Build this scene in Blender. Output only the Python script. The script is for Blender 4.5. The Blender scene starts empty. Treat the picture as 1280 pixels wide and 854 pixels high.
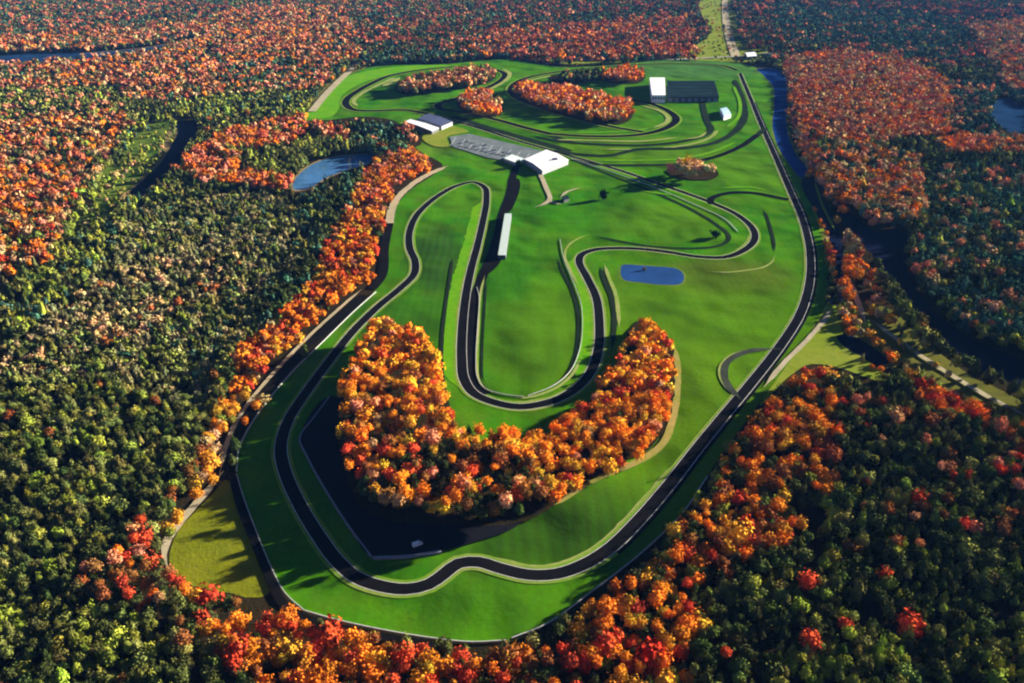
import bpy, bmesh, math, random
import numpy as np
from mathutils import Vector

random.seed(11)
rng = np.random.default_rng(11)
scene = bpy.context.scene
COL = scene.collection

# ------------------------------------------------------------------ camera
F_PX, PITCH, HGT = 1005.0, math.radians(28.1), 300.0
SP, CP = math.sin(PITCH), math.cos(PITCH)

def at(px, py, z=0.0):
    """point of the place seen at pixel (px, py) of the 1280x854 photo, on the level z"""
    u, v = (px - 640) / F_PX, (py - 427) / F_PX
    t = (HGT - z) / (SP + v * CP)
    return Vector((t * u, t * (CP - v * SP), z))

def proj(X, Y, Z):
    dz = Z - HGT
    depth = Y * CP - dz * SP
    up = Y * SP + dz * CP
    return 640 + F_PX * X / depth, 427 - F_PX * up / depth, depth

cam_d = bpy.data.cameras.new('camera')
cam = bpy.data.objects.new('camera', cam_d)
COL.objects.link(cam)
cam.location = (0, 0, HGT)
cam.rotation_euler = (math.radians(90) - PITCH, 0, 0)
cam_d.sensor_width = 36.0
cam_d.lens = 36.0 * F_PX / 1280.0
cam_d.clip_start, cam_d.clip_end = 1.0, 20000.0
scene.camera = cam

# ------------------------------------------------------------------ light
SUN_EL, SUN_AZ = math.radians(14.0), math.radians(25)      # azimuth measured from +X towards +Y
sun_vec = Vector((math.cos(SUN_EL) * math.cos(SUN_AZ), math.cos(SUN_EL) * math.sin(SUN_AZ), math.sin(SUN_EL)))
sd = bpy.data.lights.new('sun', 'SUN')
sd.energy, sd.angle, sd.color = 5.0, math.radians(0.5), (1.0, 0.90, 0.74)
so = bpy.data.objects.new('sun', sd)
COL.objects.link(so)
so.rotation_euler = sun_vec.to_track_quat('Z', 'Y').to_euler()
so.location = (800, 400, 600)

w = bpy.data.worlds.new('World')
scene.world = w
w.use_nodes = True
nt = w.node_tree
bg = nt.nodes['Background']
sky = nt.nodes.new('ShaderNodeTexSky')
sky.sky_type = 'NISHITA'
sky.sun_disc = False
sky.sun_elevation = SUN_EL
sky.sun_rotation = math.pi / 2 - SUN_AZ
sky.altitude = 4000
sky.air_density, sky.dust_density, sky.ozone_density = 0.42, 0.0, 2.0
nt.links.new(sky.outputs[0], bg.inputs[0])
bg.inputs[1].default_value = 0.05

vs = scene.view_settings
scene.display_settings.display_device = 'sRGB'
vs.view_transform, vs.look, vs.gamma, vs.exposure = 'Standard', 'None', 1.0, 2.2
vs.use_curve_mapping = False
cy = scene.cycles
cy.max_bounces, cy.diffuse_bounces, cy.glossy_bounces, cy.transmission_bounces = 5, 2, 2, 2
cy.volume_bounces = 0
cy.use_denoising = True
cy.use_adaptive_sampling = True
cy.filter_width = 2.1

# ------------------------------------------------------------------ materials
def nodes(name):
    m = bpy.data.materials.new(name)
    m.use_nodes = True
    n = m.node_tree
    return m, n, n.nodes['Principled BSDF']

def mixc(n, fac, a, b):
    mx = n.nodes.new('ShaderNodeMix')
    mx.data_type = 'RGBA'
    for sock, val in ((mx.inputs[0], fac), (mx.inputs[6], a), (mx.inputs[7], b)):
        if hasattr(val, 'is_output'):
            n.links.new(val, sock)
        elif isinstance(val, (int, float)):
            sock.default_value = val
        else:
            sock.default_value = (*val, 1)
    return mx.outputs[2]

def geo_pos(n):
    return n.nodes.new('ShaderNodeNewGeometry').outputs['Position']

def noise(n, scale, detail=4.0, lo=0.35, hi=0.65, rough=0.6, stretch=None):
    p = geo_pos(n)
    if stretch:
        mp = n.nodes.new('ShaderNodeMapping')
        mp.inputs['Scale'].default_value = stretch[0]
        mp.inputs['Rotation'].default_value = (0, 0, stretch[1])
        n.links.new(p, mp.inputs[0])
        p = mp.outputs[0]
    t = n.nodes.new('ShaderNodeTexNoise')
    t.inputs['Scale'].default_value = scale
    t.inputs['Detail'].default_value = detail
    t.inputs['Roughness'].default_value = rough
    n.links.new(p, t.inputs['Vector'])
    r = n.nodes.new('ShaderNodeMapRange')
    r.inputs[1].default_value, r.inputs[2].default_value = lo, hi
    n.links.new(t.outputs[0], r.inputs[0])
    return r.outputs[0]

def math_n(n, op, a, b=None):
    m = n.nodes.new('ShaderNodeMath')
    m.operation = op
    for s, v in zip(m.inputs, (a, b)):
        if v is None:
            continue
        if hasattr(v, 'is_output'):
            n.links.new(v, s)
        else:
            s.default_value = v
    return m.outputs[0]

def spot(n, c, rx, ry, rot=0.0):
    """soft patch of its own shape round world point c"""
    mp = n.nodes.new('ShaderNodeMapping')
    mp.vector_type = 'TEXTURE'
    mp.inputs['Location'].default_value = (c.x + 12, c.y + 12, 0)
    mp.inputs['Rotation'].default_value = (0, 0, rot)
    mp.inputs['Scale'].default_value = (rx, ry, 1e6)
    nz = n.nodes.new('ShaderNodeTexNoise')
    nz.inputs['Scale'].default_value = 0.05
    nz.inputs['Detail'].default_value = 3
    p = geo_pos(n)
    n.links.new(p, nz.inputs['Vector'])
    vm = n.nodes.new('ShaderNodeVectorMath')
    vm.operation = 'MULTIPLY_ADD'
    n.links.new(nz.outputs['Color'], vm.inputs[0])
    vm.inputs[1].default_value = (24, 24, 0)
    n.links.new(p, vm.inputs[2])
    n.links.new(vm.outputs[0], mp.inputs[0])
    ln = n.nodes.new('ShaderNodeVectorMath')
    ln.operation = 'LENGTH'
    n.links.new(mp.outputs[0], ln.inputs[0])
    r = n.nodes.new('ShaderNodeMapRange')
    r.interpolation_type = 'SMOOTHSTEP'
    r.inputs[1].default_value, r.inputs[2].default_value = 1.15, 0.45
    n.links.new(ln.outputs['Value'], r.inputs[0])
    return r.outputs[0]

def mat_plain(name, c, rough=0.7, metal=0.0, vary=0.18, scale=0.6):
    m, n, b = nodes(name)
    f = noise(n, scale)
    n.links.new(mixc(n, f, [x * (1 - vary) for x in c], [min(1, x * (1 + vary)) for x in c]), b.inputs['Base Color'])
    b.inputs['Roughness'].default_value = rough
    b.inputs['Metallic'].default_value = metal
    if rough >= 0.85:
        b.inputs['Specular IOR Level'].default_value = 0.0
    return m

def mat_ground(name, a, bcol, ccol, s1=0.012, s2=0.12, bump=0.0):
    m, n, b = nodes(name)
    c = mixc(n, noise(n, s1, 5), a, bcol)
    c = mixc(n, math_n(n, 'MULTIPLY', noise(n, s2, 6, 0.45, 0.75), 0.7), c, ccol)
    n.links.new(c, b.inputs['Base Color'])
    b.inputs['Roughness'].default_value = 0.95
    b.inputs['Specular IOR Level'].default_value = 0.0
    if bump:
        bp = n.nodes.new('ShaderNodeBump')
        bp.inputs['Strength'].default_value = bump
        bp.inputs['Distance'].default_value = 1.0
        n.links.new(noise(n, 0.5, 6, 0.2, 0.8), bp.inputs['Height'])
        n.links.new(bp.outputs[0], b.inputs['Normal'])
    return m

def mat_lawn(name, g1, g2, g3, spots=()):
    m, n, b = nodes(name)
    c = mixc(n, noise(n, 0.010, 4, 0.38, 0.62), g1, g2)
    c = mixc(n, math_n(n, 'MULTIPLY', noise(n, 0.03, 6, 0.42, 0.66), 0.75), c, g3)
    c = mixc(n, math_n(n, 'MULTIPLY', noise(n, 0.018, 5, 0.48, 0.68), 0.6), c, (0.012, 0.085, 0.001))
    c = mixc(n, math_n(n, 'MULTIPLY', noise(n, 0.11, 5, 0.56, 0.76), 0.5), c, (0.10, 0.12, 0.015))
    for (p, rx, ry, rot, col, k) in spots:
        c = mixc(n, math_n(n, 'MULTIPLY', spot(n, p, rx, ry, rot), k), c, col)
    fine = noise(n, 0.35, 5, 0.25, 0.75)
    c = mixc(n, fine, c, mixc(n, 0.42, c, (0.012, 0.05, 0.002)))
    # mower passes, a few metres apart
    wv = n.nodes.new('ShaderNodeTexWave')
    wv.inputs['Scale'].default_value = 0.045
    wv.inputs['Distortion'].default_value = 6.0
    wv.inputs['Detail'].default_value = 3.0
    wv.inputs['Detail Scale'].default_value = 0.3
    n.links.new(geo_pos(n), wv.inputs['Vector'])
    c = mixc(n, math_n(n, 'MULTIPLY', wv.outputs[1], 0.12), c, (0.04, 0.19, 0.002))
    n.links.new(c, b.inputs['Base Color'])
    b.inputs['Roughness'].default_value = 0.95
    b.inputs['Specular IOR Level'].default_value = 0.0
    bp = n.nodes.new('ShaderNodeBump')
    bp.inputs['Strength'].default_value = 0.35
    bp.inputs['Distance'].default_value = 0.6
    n.links.new(noise(n, 0.25, 6, 0.2, 0.8), bp.inputs['Height'])
    # gentle swells of the ground
    b2 = n.nodes.new('ShaderNodeBump')
    b2.inputs['Strength'].default_value = 1.0
    b2.inputs['Distance'].default_value = 9.0
    n.links.new(noise(n, 0.016, 2, 0.0, 1.0, 0.4), b2.inputs['Height'])
    n.links.new(b2.outputs[0], bp.inputs['Normal'])
    n.links.new(bp.outputs[0], b.inputs['Normal'])
    return m

def mat_asphalt(name, c, worn, rough=0.85):
    m, n, b = nodes(name)
    k = mixc(n, noise(n, 0.05, 6, 0.35, 0.7), c, worn)
    k = mixc(n, math_n(n, 'MULTIPLY', noise(n, 0.9, 4, 0.4, 0.7), 0.35), k, [x * 0.55 for x in c])
    n.links.new(k, b.inputs['Base Color'])
    b.inputs['Roughness'].default_value = rough
    b.inputs['Specular IOR Level'].default_value = 0.0
    return m

def mat_water(name, deep, rough=0.08, spec=0.5, scale=0.35):
    m, n, b = nodes(name)
    n.links.new(mixc(n, noise(n, 0.03, 3), deep, [x * 1.5 for x in deep]), b.inputs['Base Color'])
    b.inputs['Roughness'].default_value = rough
    b.inputs['Specular IOR Level'].default_value = spec
    bp = n.nodes.new('ShaderNodeBump')
    bp.inputs['Strength'].default_value = 0.12
    bp.inputs['Distance'].default_value = 0.3
    n.links.new(noise(n, scale, 3, 0, 1), bp.inputs['Height'])
    n.links.new(bp.outputs[0], b.inputs['Normal'])
    return m

def mat_leaf():
    m, n, b = nodes('tree_leaves')
    a = n.nodes.new('ShaderNodeAttribute')
    a.attribute_name = 'tint'
    oi = n.nodes.new('ShaderNodeObjectInfo')
    mx = n.nodes.new('ShaderNodeMix')
    mx.data_type, mx.blend_type = 'RGBA', 'MULTIPLY'
    mx.inputs[0].default_value = 1.0
    n.links.new(a.outputs['Color'], mx.inputs[6])
    n.links.new(oi.outputs['Color'], mx.inputs[7])
    n.links.new(mx.outputs[2], b.inputs['Base Color'])
    b.inputs['Roughness'].default_value = 0.9
    b.inputs['Specular IOR Level'].default_value = 0.0
    return m

LEAF = mat_leaf()
BARK = mat_plain('tree_bark', (0.05, 0.04, 0.03), 0.95)
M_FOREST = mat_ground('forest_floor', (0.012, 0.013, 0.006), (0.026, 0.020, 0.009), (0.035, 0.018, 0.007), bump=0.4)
M_OLIVE = mat_ground('rough_grass', (0.125, 0.150, 0.006), (0.17, 0.175, 0.008), (0.085, 0.105, 0.008), 0.02, 0.10, 0.3)
M_LIME = mat_ground('lime_grass', (0.14, 0.20, 0.012), (0.20, 0.22, 0.03), (0.10, 0.16, 0.012), 0.02, 0.15, 0.2)
M_VERGE = mat_ground('mown_verge', (0.075, 0.26, 0.003), (0.12, 0.28, 0.006), (0.05, 0.18, 0.002), 0.03, 0.2)
M_PALE = mat_ground('gravel_verge', (0.24, 0.26, 0.08), (0.15, 0.24, 0.03), (0.34, 0.30, 0.16), 0.03, 0.3)
M_BANK = mat_ground('mud_bank', (0.22, 0.16, 0.07), (0.15, 0.13, 0.05), (0.28, 0.20, 0.10), 0.03, 0.3)
M_SHOULDER = mat_ground('track_shoulder', (0.10, 0.23, 0.01), (0.20, 0.24, 0.05), (0.06, 0.17, 0.004), 0.03, 0.2)
M_DRY = mat_ground('dry_grass', (0.26, 0.21, 0.06), (0.16, 0.19, 0.03), (0.34, 0.26, 0.10), 0.05, 0.3)
M_MARSH = mat_ground('marsh_grass', (0.05, 0.12, 0.015), (0.13, 0.16, 0.02), (0.04, 0.09, 0.015), 0.015, 0.08, 0.3)
M_TAN = mat_ground('dry_scrub', (0.12, 0.12, 0.02), (0.09, 0.10, 0.018), (0.06, 0.05, 0.018), 0.02, 0.1, 0.3)
M_TRACK = mat_asphalt('track_asphalt', (0.005, 0.005, 0.006), (0.010, 0.009, 0.010))
M_LANE_SHADE = mat_asphalt('lane_and_shade_asphalt', (0.010, 0.018, 0.010), (0.018, 0.030, 0.014))  # lanes, and dark strips that stand in for shade on the grass
M_LOOP = mat_asphalt('loop_asphalt', (0.030, 0.036, 0.028), (0.06, 0.07, 0.05))
M_SERV_SHADE = mat_asphalt('service_and_shade_asphalt', (0.005, 0.005, 0.005), (0.010, 0.009, 0.008))  # service roads and apron, plus the painted shade strip below the lawn
M_PAD = mat_asphalt('pad_asphalt', (0.008, 0.009, 0.013), (0.013, 0.013, 0.018))
M_PADDOCK = mat_asphalt('paddock_asphalt', (0.10, 0.125, 0.13), (0.18, 0.205, 0.215))
M_ROAD = mat_asphalt('pale_road', (0.26, 0.25, 0.24), (0.36, 0.34, 0.31))
M_GRAVEL = mat_ground('gravel_path', (0.36, 0.31, 0.20), (0.26, 0.23, 0.14), (0.45, 0.40, 0.30), 0.05, 0.4)
M_PAINT = mat_plain('white_line_paint', (0.75, 0.74, 0.70), 0.6)
M_BAY = mat_plain('bay_line_paint', (0.34, 0.36, 0.38), 0.7)
M_STEEL = mat_plain('galvanised_steel', (0.40, 0.40, 0.38), 0.6, 0.0)
M_CONC = mat_plain('barrier_concrete', (0.17, 0.18, 0.22), 0.8)
M_WHITE = mat_plain('white_roof_sheet', (0.82, 0.82, 0.84), 0.45, vary=0.06, scale=0.15)
M_PALEROOF = mat_plain('pale_roof_sheet', (0.62, 0.70, 0.66), 0.5, vary=0.08)
M_PITROOF = mat_plain('pit_roof_sheet', (0.40, 0.48, 0.45), 0.9, vary=0.12)
M_DARKROOF = mat_plain('slate_blue_roof', (0.010, 0.022, 0.026), 0.9, vary=0.3, scale=0.05)
M_NAVYROOF = mat_plain('navy_roof_sheet', (0.05, 0.06, 0.12), 0.5, vary=0.25)
M_WALLW = mat_plain('white_wall_panel', (0.70, 0.70, 0.70), 0.7, vary=0.08)
M_WALLG = mat_plain('grey_wall_panel', (0.25, 0.26, 0.28), 0.7)
M_WALLD = mat_plain('dark_wall_panel', (0.05, 0.055, 0.06), 0.7)
M_GLASS = mat_plain('window_glass', (0.03, 0.05, 0.08), 0.1)
M_DOOR = mat_plain('roller_door', (0.16, 0.17, 0.19), 0.5)
M_BLUE = mat_plain('pale_blue_roof', (0.45, 0.66, 0.78), 0.4, vary=0.06)
M_SKYL = mat_plain('skylight_sheet', (0.022, 0.04, 0.045), 0.9)
M_RUBBER = mat_plain('tyre_rubber', (0.02, 0.02, 0.02), 0.9)
M_VAN = mat_plain('van_paint', (0.78, 0.78, 0.80), 0.3, vary=0.03)
M_POND = mat_water('pond_water', (0.010, 0.036, 0.12), 0.12, 0.25)
M_RIVER = mat_water('river_water', (0.006, 0.030, 0.13), 0.5, 0.0)
M_FARW_SHADE = mat_water('far_water_and_shade', (0.008, 0.025, 0.065), 0.5, 0.0)  # creek water, and the far blue patch that paints hazy shade
M_POND2 = mat_water('shallow_pond_water', (0.035, 0.105, 0.22), 0.2, 0.2)
M_DARKW_SHADE = mat_water('dark_water_and_shade', (0.004, 0.006, 0.018), 0.5, 0.0)  # dark water, and the band of painted forest shade

# ------------------------------------------------------------------ shapes
def link_mesh(name, verts, faces, mat, parent=None, smooth=False):
    me = bpy.data.meshes.new(name)
    me.from_pydata([tuple(v) for v in verts], [], faces)
    me.update()
    if smooth:
        me.shade_smooth()
    for m in (mat if isinstance(mat, (list, tuple)) else [mat]):
        me.materials.append(m)
    o = bpy.data.objects.new(name, me)
    COL.objects.link(o)
    if parent:
        o.parent = parent
    return o

def struct(o):
    o['kind'] = 'structure'
    return o

def tag(o, label, cat, group=None, kind=None):
    o['label'] = label
    o['category'] = cat
    if group:
        o['group'] = group
    if kind:
        o['kind'] = kind
    return o

def empty(name, loc, rz=0.0):
    o = bpy.data.objects.new(name, None)
    COL.objects.link(o)
    o.location = loc
    o.rotation_euler = (0, 0, rz)
    o.empty_display_size = 1
    return o

def spline(pts, step, closed=False):
    P = [Vector((p[0], p[1], 0)) for p in pts]
    n = len(P)
    out = []
    for i in range(n if closed else n - 1):
        if closed:
            a, b, c, d = P[(i - 1) % n], P[i], P[(i + 1) % n], P[(i + 2) % n]
        else:
            b, c = P[i], P[i + 1]
            a = P[i - 1] if i else b * 2 - c
            d = P[i + 2] if i + 2 < n else c * 2 - b
        # centripetal Catmull-Rom
        t0 = 0.0
        t1 = t0 + max(1e-3, (b - a).length) ** 0.5
        t2 = t1 + max(1e-3, (c - b).length) ** 0.5
        t3 = t2 + max(1e-3, (d - c).length) ** 0.5
        k = max(2, int((c - b).length / step))
        for j in range(k):
            t = t1 + (t2 - t1) * j / k
            A1 = a * ((t1 - t) / (t1 - t0)) + b * ((t - t0) / (t1 - t0))
            A2 = b * ((t2 - t) / (t2 - t1)) + c * ((t - t1) / (t2 - t1))
            A3 = c * ((t3 - t) / (t3 - t2)) + d * ((t - t2) / (t3 - t2))
            B1 = A1 * ((t2 - t) / (t2 - t0)) + A2 * ((t - t0) / (t2 - t0))
            B2 = A2 * ((t3 - t) / (t3 - t1)) + A3 * ((t - t1) / (t3 - t1))
            out.append(B1 * ((t2 - t) / (t2 - t1)) + B2 * ((t - t1) / (t2 - t1)))
    if not closed:
        out.append(P[-1])
    return out

def W(pxs):
    return [at(*p) for p in pxs]

def offs(pts, d, closed=False):
    n = len(pts)
    res = []
    for i in range(n):
        a = pts[(i - 1) % n] if closed or i else pts[i]
        b = pts[(i + 1) % n] if closed or i < n - 1 else pts[i]
        t = (b - a)
        t.z = 0
        t.normalize()
        res.append(pts[i] + Vector((-t.y, t.x, 0)) * d)
    return res

_lev = [0.18]
def level():
    _lev[0] += 0.012
    return _lev[0]

def ribbon_between(name, L, R, z, mat):
    v, f = [], []
    for a, b in zip(L, R):
        v += [(a.x, a.y, z), (b.x, b.y, z)]
    for i in range(len(L) - 1):
        f.append((2 * i, 2 * i + 1, 2 * i + 3, 2 * i + 2))
    return struct(link_mesh(name, v, f, mat))

def ribbon(name, pxs, width, mat, z=None, lines=False, step=5.0, world=False):
    c = spline(pxs if world else W(pxs), step)
    z = level() if z is None else z
    n = len(c)
    L, R = offs(c, width / 2), offs(c, -width / 2)
    if name in ('verge', 'lane_and_shade_strip', 'path') and width < 15:
        # the ends run out to a point, the edges wander a little
        run = min(max(4, int(14 / step)), n // 3)
        for i in range(n):
            e = min(i, n - 1 - i) / run
            k = 1.0 if e >= 1 else max(.08, e * e * (3 - 2 * e))
            L[i] = c[i] + (L[i] - c[i]) * k * random.uniform(.86, 1.1)
            R[i] = c[i] + (R[i] - c[i]) * k * random.uniform(.86, 1.1)
    o = ribbon_between(name, L, R, z, mat)
    if lines:
        for s in (1, -1):
            ribbon_between('track_edge_line', offs(c, s * (width / 2 - 0.25)), offs(c, s * (width / 2 - 0.65)), z + 0.006, M_PAINT)
    return c

def sheet(name, pxs, mat, z, smooth=True, step=6.0, jitter=0.0):
    pts = spline(W(pxs), step, True) if smooth else W(pxs)
    if jitter:
        pts = [p + Vector((random.uniform(-jitter, jitter), random.uniform(-jitter, jitter), 0)) for p in pts]
    bm = bmesh.new()
    vs_ = [bm.verts.new((p.x, p.y, z)) for p in pts]
    f = bm.faces.new(vs_)
    bm.normal_update()
    if f.normal.z < 0:
        f.normal_flip()
    bmesh.ops.triangulate(bm, faces=[f])
    me = bpy.data.meshes.new(name)
    bm.to_mesh(me)
    bm.free()
    me.materials.append(mat)
    o = bpy.data.objects.new(name, me)
    COL.objects.link(o)
    return struct(o)

def boxes(items):
    """items: (centre, size, rot) -> verts, faces"""
    v, f = [], []
    for (c, s, r) in items:
        k = len(v)
        cr, sr = math.cos(r), math.sin(r)
        for z in (-.5, .5):
            for x, y in ((-.5, -.5), (.5, -.5), (.5, .5), (-.5, .5)):
                X, Y = x * s[0], y * s[1]
                v.append((c[0] + X * cr - Y * sr, c[1] + X * sr + Y * cr, c[2] + z * s[2]))
        f += [(k + 3, k + 2, k + 1, k), (k + 4, k + 5, k + 6, k + 7), (k, k + 1, k + 5, k + 4), (k + 1, k + 2, k + 6, k + 5),
              (k + 2, k + 3, k + 7, k + 6), (k + 3, k, k + 4, k + 7)]
    return v, f

# ------------------------------------------------------------------ ground
B = 7000
link = link_mesh('ground', [(-B, -B, 0), (B, -B, 0), (B, B, 0), (-B, B, 0)], [(0, 1, 2, 3)], M_FOREST)
struct(link)

LAWN = [(300, 610), (318, 660), (340, 712), (356, 742), (380, 763), (420, 775), (480, 788), (540, 798), (590, 803), (635, 800), (680, 782),
        (740, 740), (800, 693), (850, 645), (885, 593), (930, 530), (980, 462), (1012, 415), (1030, 385), (1036, 350), (1028, 300),
        (1012, 250), (998, 215), (983, 180), (974, 150), (968, 120), (950, 88), (930, 80), (880, 76), (820, 76), (760, 82),
        (700, 84), (660, 78), (630, 74), (600, 76), (560, 80), (500, 81), (465, 84), (440, 92), (415, 108), (385, 138), (380, 150), (410, 150),
        (450, 146), (490, 150), (503, 160), (512, 178), (530, 192), (553, 206), (543, 218), (515, 236), (497, 256), (488, 290), (482, 325),
        (478, 352), (445, 386), (405, 425), (360, 470), (318, 522), (297, 562), (294, 585)]
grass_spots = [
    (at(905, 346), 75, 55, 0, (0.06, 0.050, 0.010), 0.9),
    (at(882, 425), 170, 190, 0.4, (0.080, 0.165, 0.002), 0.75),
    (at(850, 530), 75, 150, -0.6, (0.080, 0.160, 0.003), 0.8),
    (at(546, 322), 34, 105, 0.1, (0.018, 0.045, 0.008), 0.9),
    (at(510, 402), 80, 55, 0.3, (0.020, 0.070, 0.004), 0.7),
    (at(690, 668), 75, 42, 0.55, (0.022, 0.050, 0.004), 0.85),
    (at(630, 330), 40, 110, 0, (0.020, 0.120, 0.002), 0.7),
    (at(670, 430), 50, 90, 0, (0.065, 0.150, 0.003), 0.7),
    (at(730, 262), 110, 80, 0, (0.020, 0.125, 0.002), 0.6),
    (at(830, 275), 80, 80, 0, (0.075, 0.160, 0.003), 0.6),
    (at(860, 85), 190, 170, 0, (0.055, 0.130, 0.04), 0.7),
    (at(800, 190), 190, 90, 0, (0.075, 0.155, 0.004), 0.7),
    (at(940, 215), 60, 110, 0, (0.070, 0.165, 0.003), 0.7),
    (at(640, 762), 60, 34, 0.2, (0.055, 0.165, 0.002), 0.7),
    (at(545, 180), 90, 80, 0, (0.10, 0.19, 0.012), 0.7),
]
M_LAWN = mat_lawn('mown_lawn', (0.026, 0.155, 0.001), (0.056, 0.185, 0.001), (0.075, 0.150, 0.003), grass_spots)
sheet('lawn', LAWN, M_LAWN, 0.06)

OLIVE = [(281, 600), (262, 622), (235, 650), (214, 680), (213, 700), (224, 722), (250, 736), (290, 742), (322, 748), (338, 740), (330, 705), (316, 672),
         (304, 640), (295, 606)]
sheet('meadow', OLIVE, M_OLIVE, 0.03, jitter=0.6)
VERGE_R = [(1034, 372), (1040, 392), (1020, 420), (985, 460), (955, 490), (985, 470), (1012, 440), (1060, 425), (1075, 450), (1110, 470),
           (1130, 485), (1085, 470), (1030, 462), (1000, 462), (960, 500), (950, 505)]
sheet('grass_bank', [(1030, 385), (1042, 372), (1048, 400), (1062, 432), (1085, 452), (1120, 478), (1090, 474), (1050, 460), (1015, 455), (985, 472), (950, 507)], M_LIME, 0.03)
MARSH = [(190, 155), (212, 150), (218, 170), (205, 195), (190, 220), (165, 245), (150, 262), (120, 285), (95, 300), (90, 285), (115, 255), (120, 225), (150, 190)]
sheet('marsh', MARSH, M_MARSH, 0.03, jitter=3)
CORR = [(872, 0), (878, 20), (888, 40), (868, 58), (840, 70), (700, 76), (700, 80), (860, 78), (950, 76), (968, 66), (930, 52), (922, 25), (916, 0), (915, -30), (872, -30)]
sheet('field', CORR, M_LIME, 0.03)
sheet('clearing', [(395, 142), (385, 135), (400, 112), (425, 92), (440, 80), (462, 78), (450, 90), (425, 108), (408, 128)], M_TAN, 0.035)
SCRUB = [(1040, 395), (1080, 378), (1120, 390), (1160, 430), (1190, 455), (1215, 470), (1280, 505), (1280, 530), (1230, 515), (1180, 490), (1120, 465), (1075, 432)]
sheet('scrubland', SCRUB, M_TAN, 0.025, jitter=2)
STRIP_R = [(1000, 225), (1018, 232), (1030, 262), (1040, 290), (1052, 310), (1058, 350), (1044, 360), (1034, 330), (1022, 290), (1008, 250)]
sheet('river_bank', STRIP_R, M_LIME, 0.028, jitter=2)

# water, each with its own bank, and dark sheets painting woodland shade
WATERS = {
    'pond_inner': [(777, 333), (781, 331), (800, 332), (820, 333.5), (842, 335), (852, 340), (855, 347), (852, 354), (846, 356), (820, 355.5), (800, 353), (783, 351), (778, 348), (776, 340)],
    'pond_wood': [(366, 232), (374, 218), (392, 205), (415, 197), (445, 193), (466, 194), (458, 205), (432, 213), (405, 224), (385, 236), (370, 238)],
    'channel': [(948, 86), (968, 86), (983, 100), (985, 122), (983, 150), (986, 172), (996, 195), (1010, 214), (1002, 222), (986, 204), (974, 186), (966, 160), (968, 130), (966, 108), (954, 94)],
    'stream': [(1002, 226), (1014, 220), (1024, 240), (1040, 270), (1052, 300), (1056, 340), (1050, 378), (1038, 380), (1044, 340), (1038, 305), (1022, 270)],
    'bayou': [(218, 152), (246, 150), (250, 162), (238, 182), (225, 205), (205, 225), (185, 242), (166, 250), (160, 244), (178, 226), (200, 205), (214, 182), (222, 166)],
    'river_and_shade': [(1046, 258), (1068, 270), (1094, 290), (1118, 286), (1136, 298), (1132, 330), (1158, 378), (1195, 412), (1245, 438), (1285, 452),
              (1340, 468), (1340, 500), (1285, 484), (1245, 470), (1208, 450), (1170, 422), (1128, 372), (1098, 328), (1066, 292)],  # forest shade painted as a dark sheet, drawn like water
    'pool': [(1046, 420), (1066, 420), (1090, 434), (1112, 452), (1100, 457), (1078, 446), (1056, 434)],
    'hazy_shade_patch': [(1238, 140), (1246, 124), (1262, 123), (1274, 131), (1295, 136), (1300, 160), (1266, 166), (1250, 157)],  # hazy far shade painted as a deep blue sheet
    'creek': [(0, 70), (60, 66), (110, 66), (180, 60), (240, 50), (244, 54), (190, 66), (110, 76), (40, 82), (-40, 86), (-40, 74)],
}
WM = {'pond_inner': M_POND, 'pond_wood': M_POND2, 'channel': M_RIVER, 'stream': M_DARKW_SHADE, 'bayou': M_DARKW_SHADE, 'river_and_shade': M_DARKW_SHADE, 'pool': M_DARKW_SHADE, 'hazy_shade_patch': M_FARW_SHADE, 'creek': M_FARW_SHADE}
WNAME = {'pond_inner': 'pond', 'pond_wood': 'pond', 'channel': 'river_and_shade', 'stream': 'river_and_shade', 'bayou': 'river_and_shade', 'river_and_shade': 'river_and_shade', 'pool': 'pond', 'hazy_shade_patch': 'hazy_shade_patch', 'creek': 'river_and_shade'}
for k, poly in WATERS.items():
    if k in ('pond_inner', 'pond_wood', 'bayou', 'channel', 'creek'):
        pts = spline(W(poly), 6, True)
        area = sum(a.x * b.y - b.x * a.y for a, b in zip(pts, pts[1:] + pts[:1]))
        g = {'pond_inner': 2.6, 'pond_wood': 4.0, 'bayou': 4, 'channel': 3.0, 'creek': 4}[k]
        out = offs(pts, -g if area > 0 else g, True)
        out = [p + Vector((random.uniform(-.6, .6), random.uniform(-.6, .6), 0)) for p in out]
        bm = bmesh.new()
        f = bm.faces.new([bm.verts.new((p.x, p.y, 0.09)) for p in out])
        bm.normal_update()
        if f.normal.z < 0:
            f.normal_flip()
        bmesh.ops.triangulate(bm, faces=[f])
        me = bpy.data.meshes.new('shore')
        bm.to_mesh(me)
        bm.free()
        me.materials.append(M_BANK if k not in ('channel', 'pond_inner') else M_MARSH)
        o = bpy.data.objects.new('shore', me)
        COL.objects.link(o)
        struct(o)
    sheet(WNAME[k], poly, WM[k], 0.11)

# ------------------------------------------------------------------ verges, lanes, tracks
def vline(pxs, wd, mat=M_PALE, name='verge', z=None):
    return ribbon(name, pxs, wd, mat, z=z)

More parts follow.
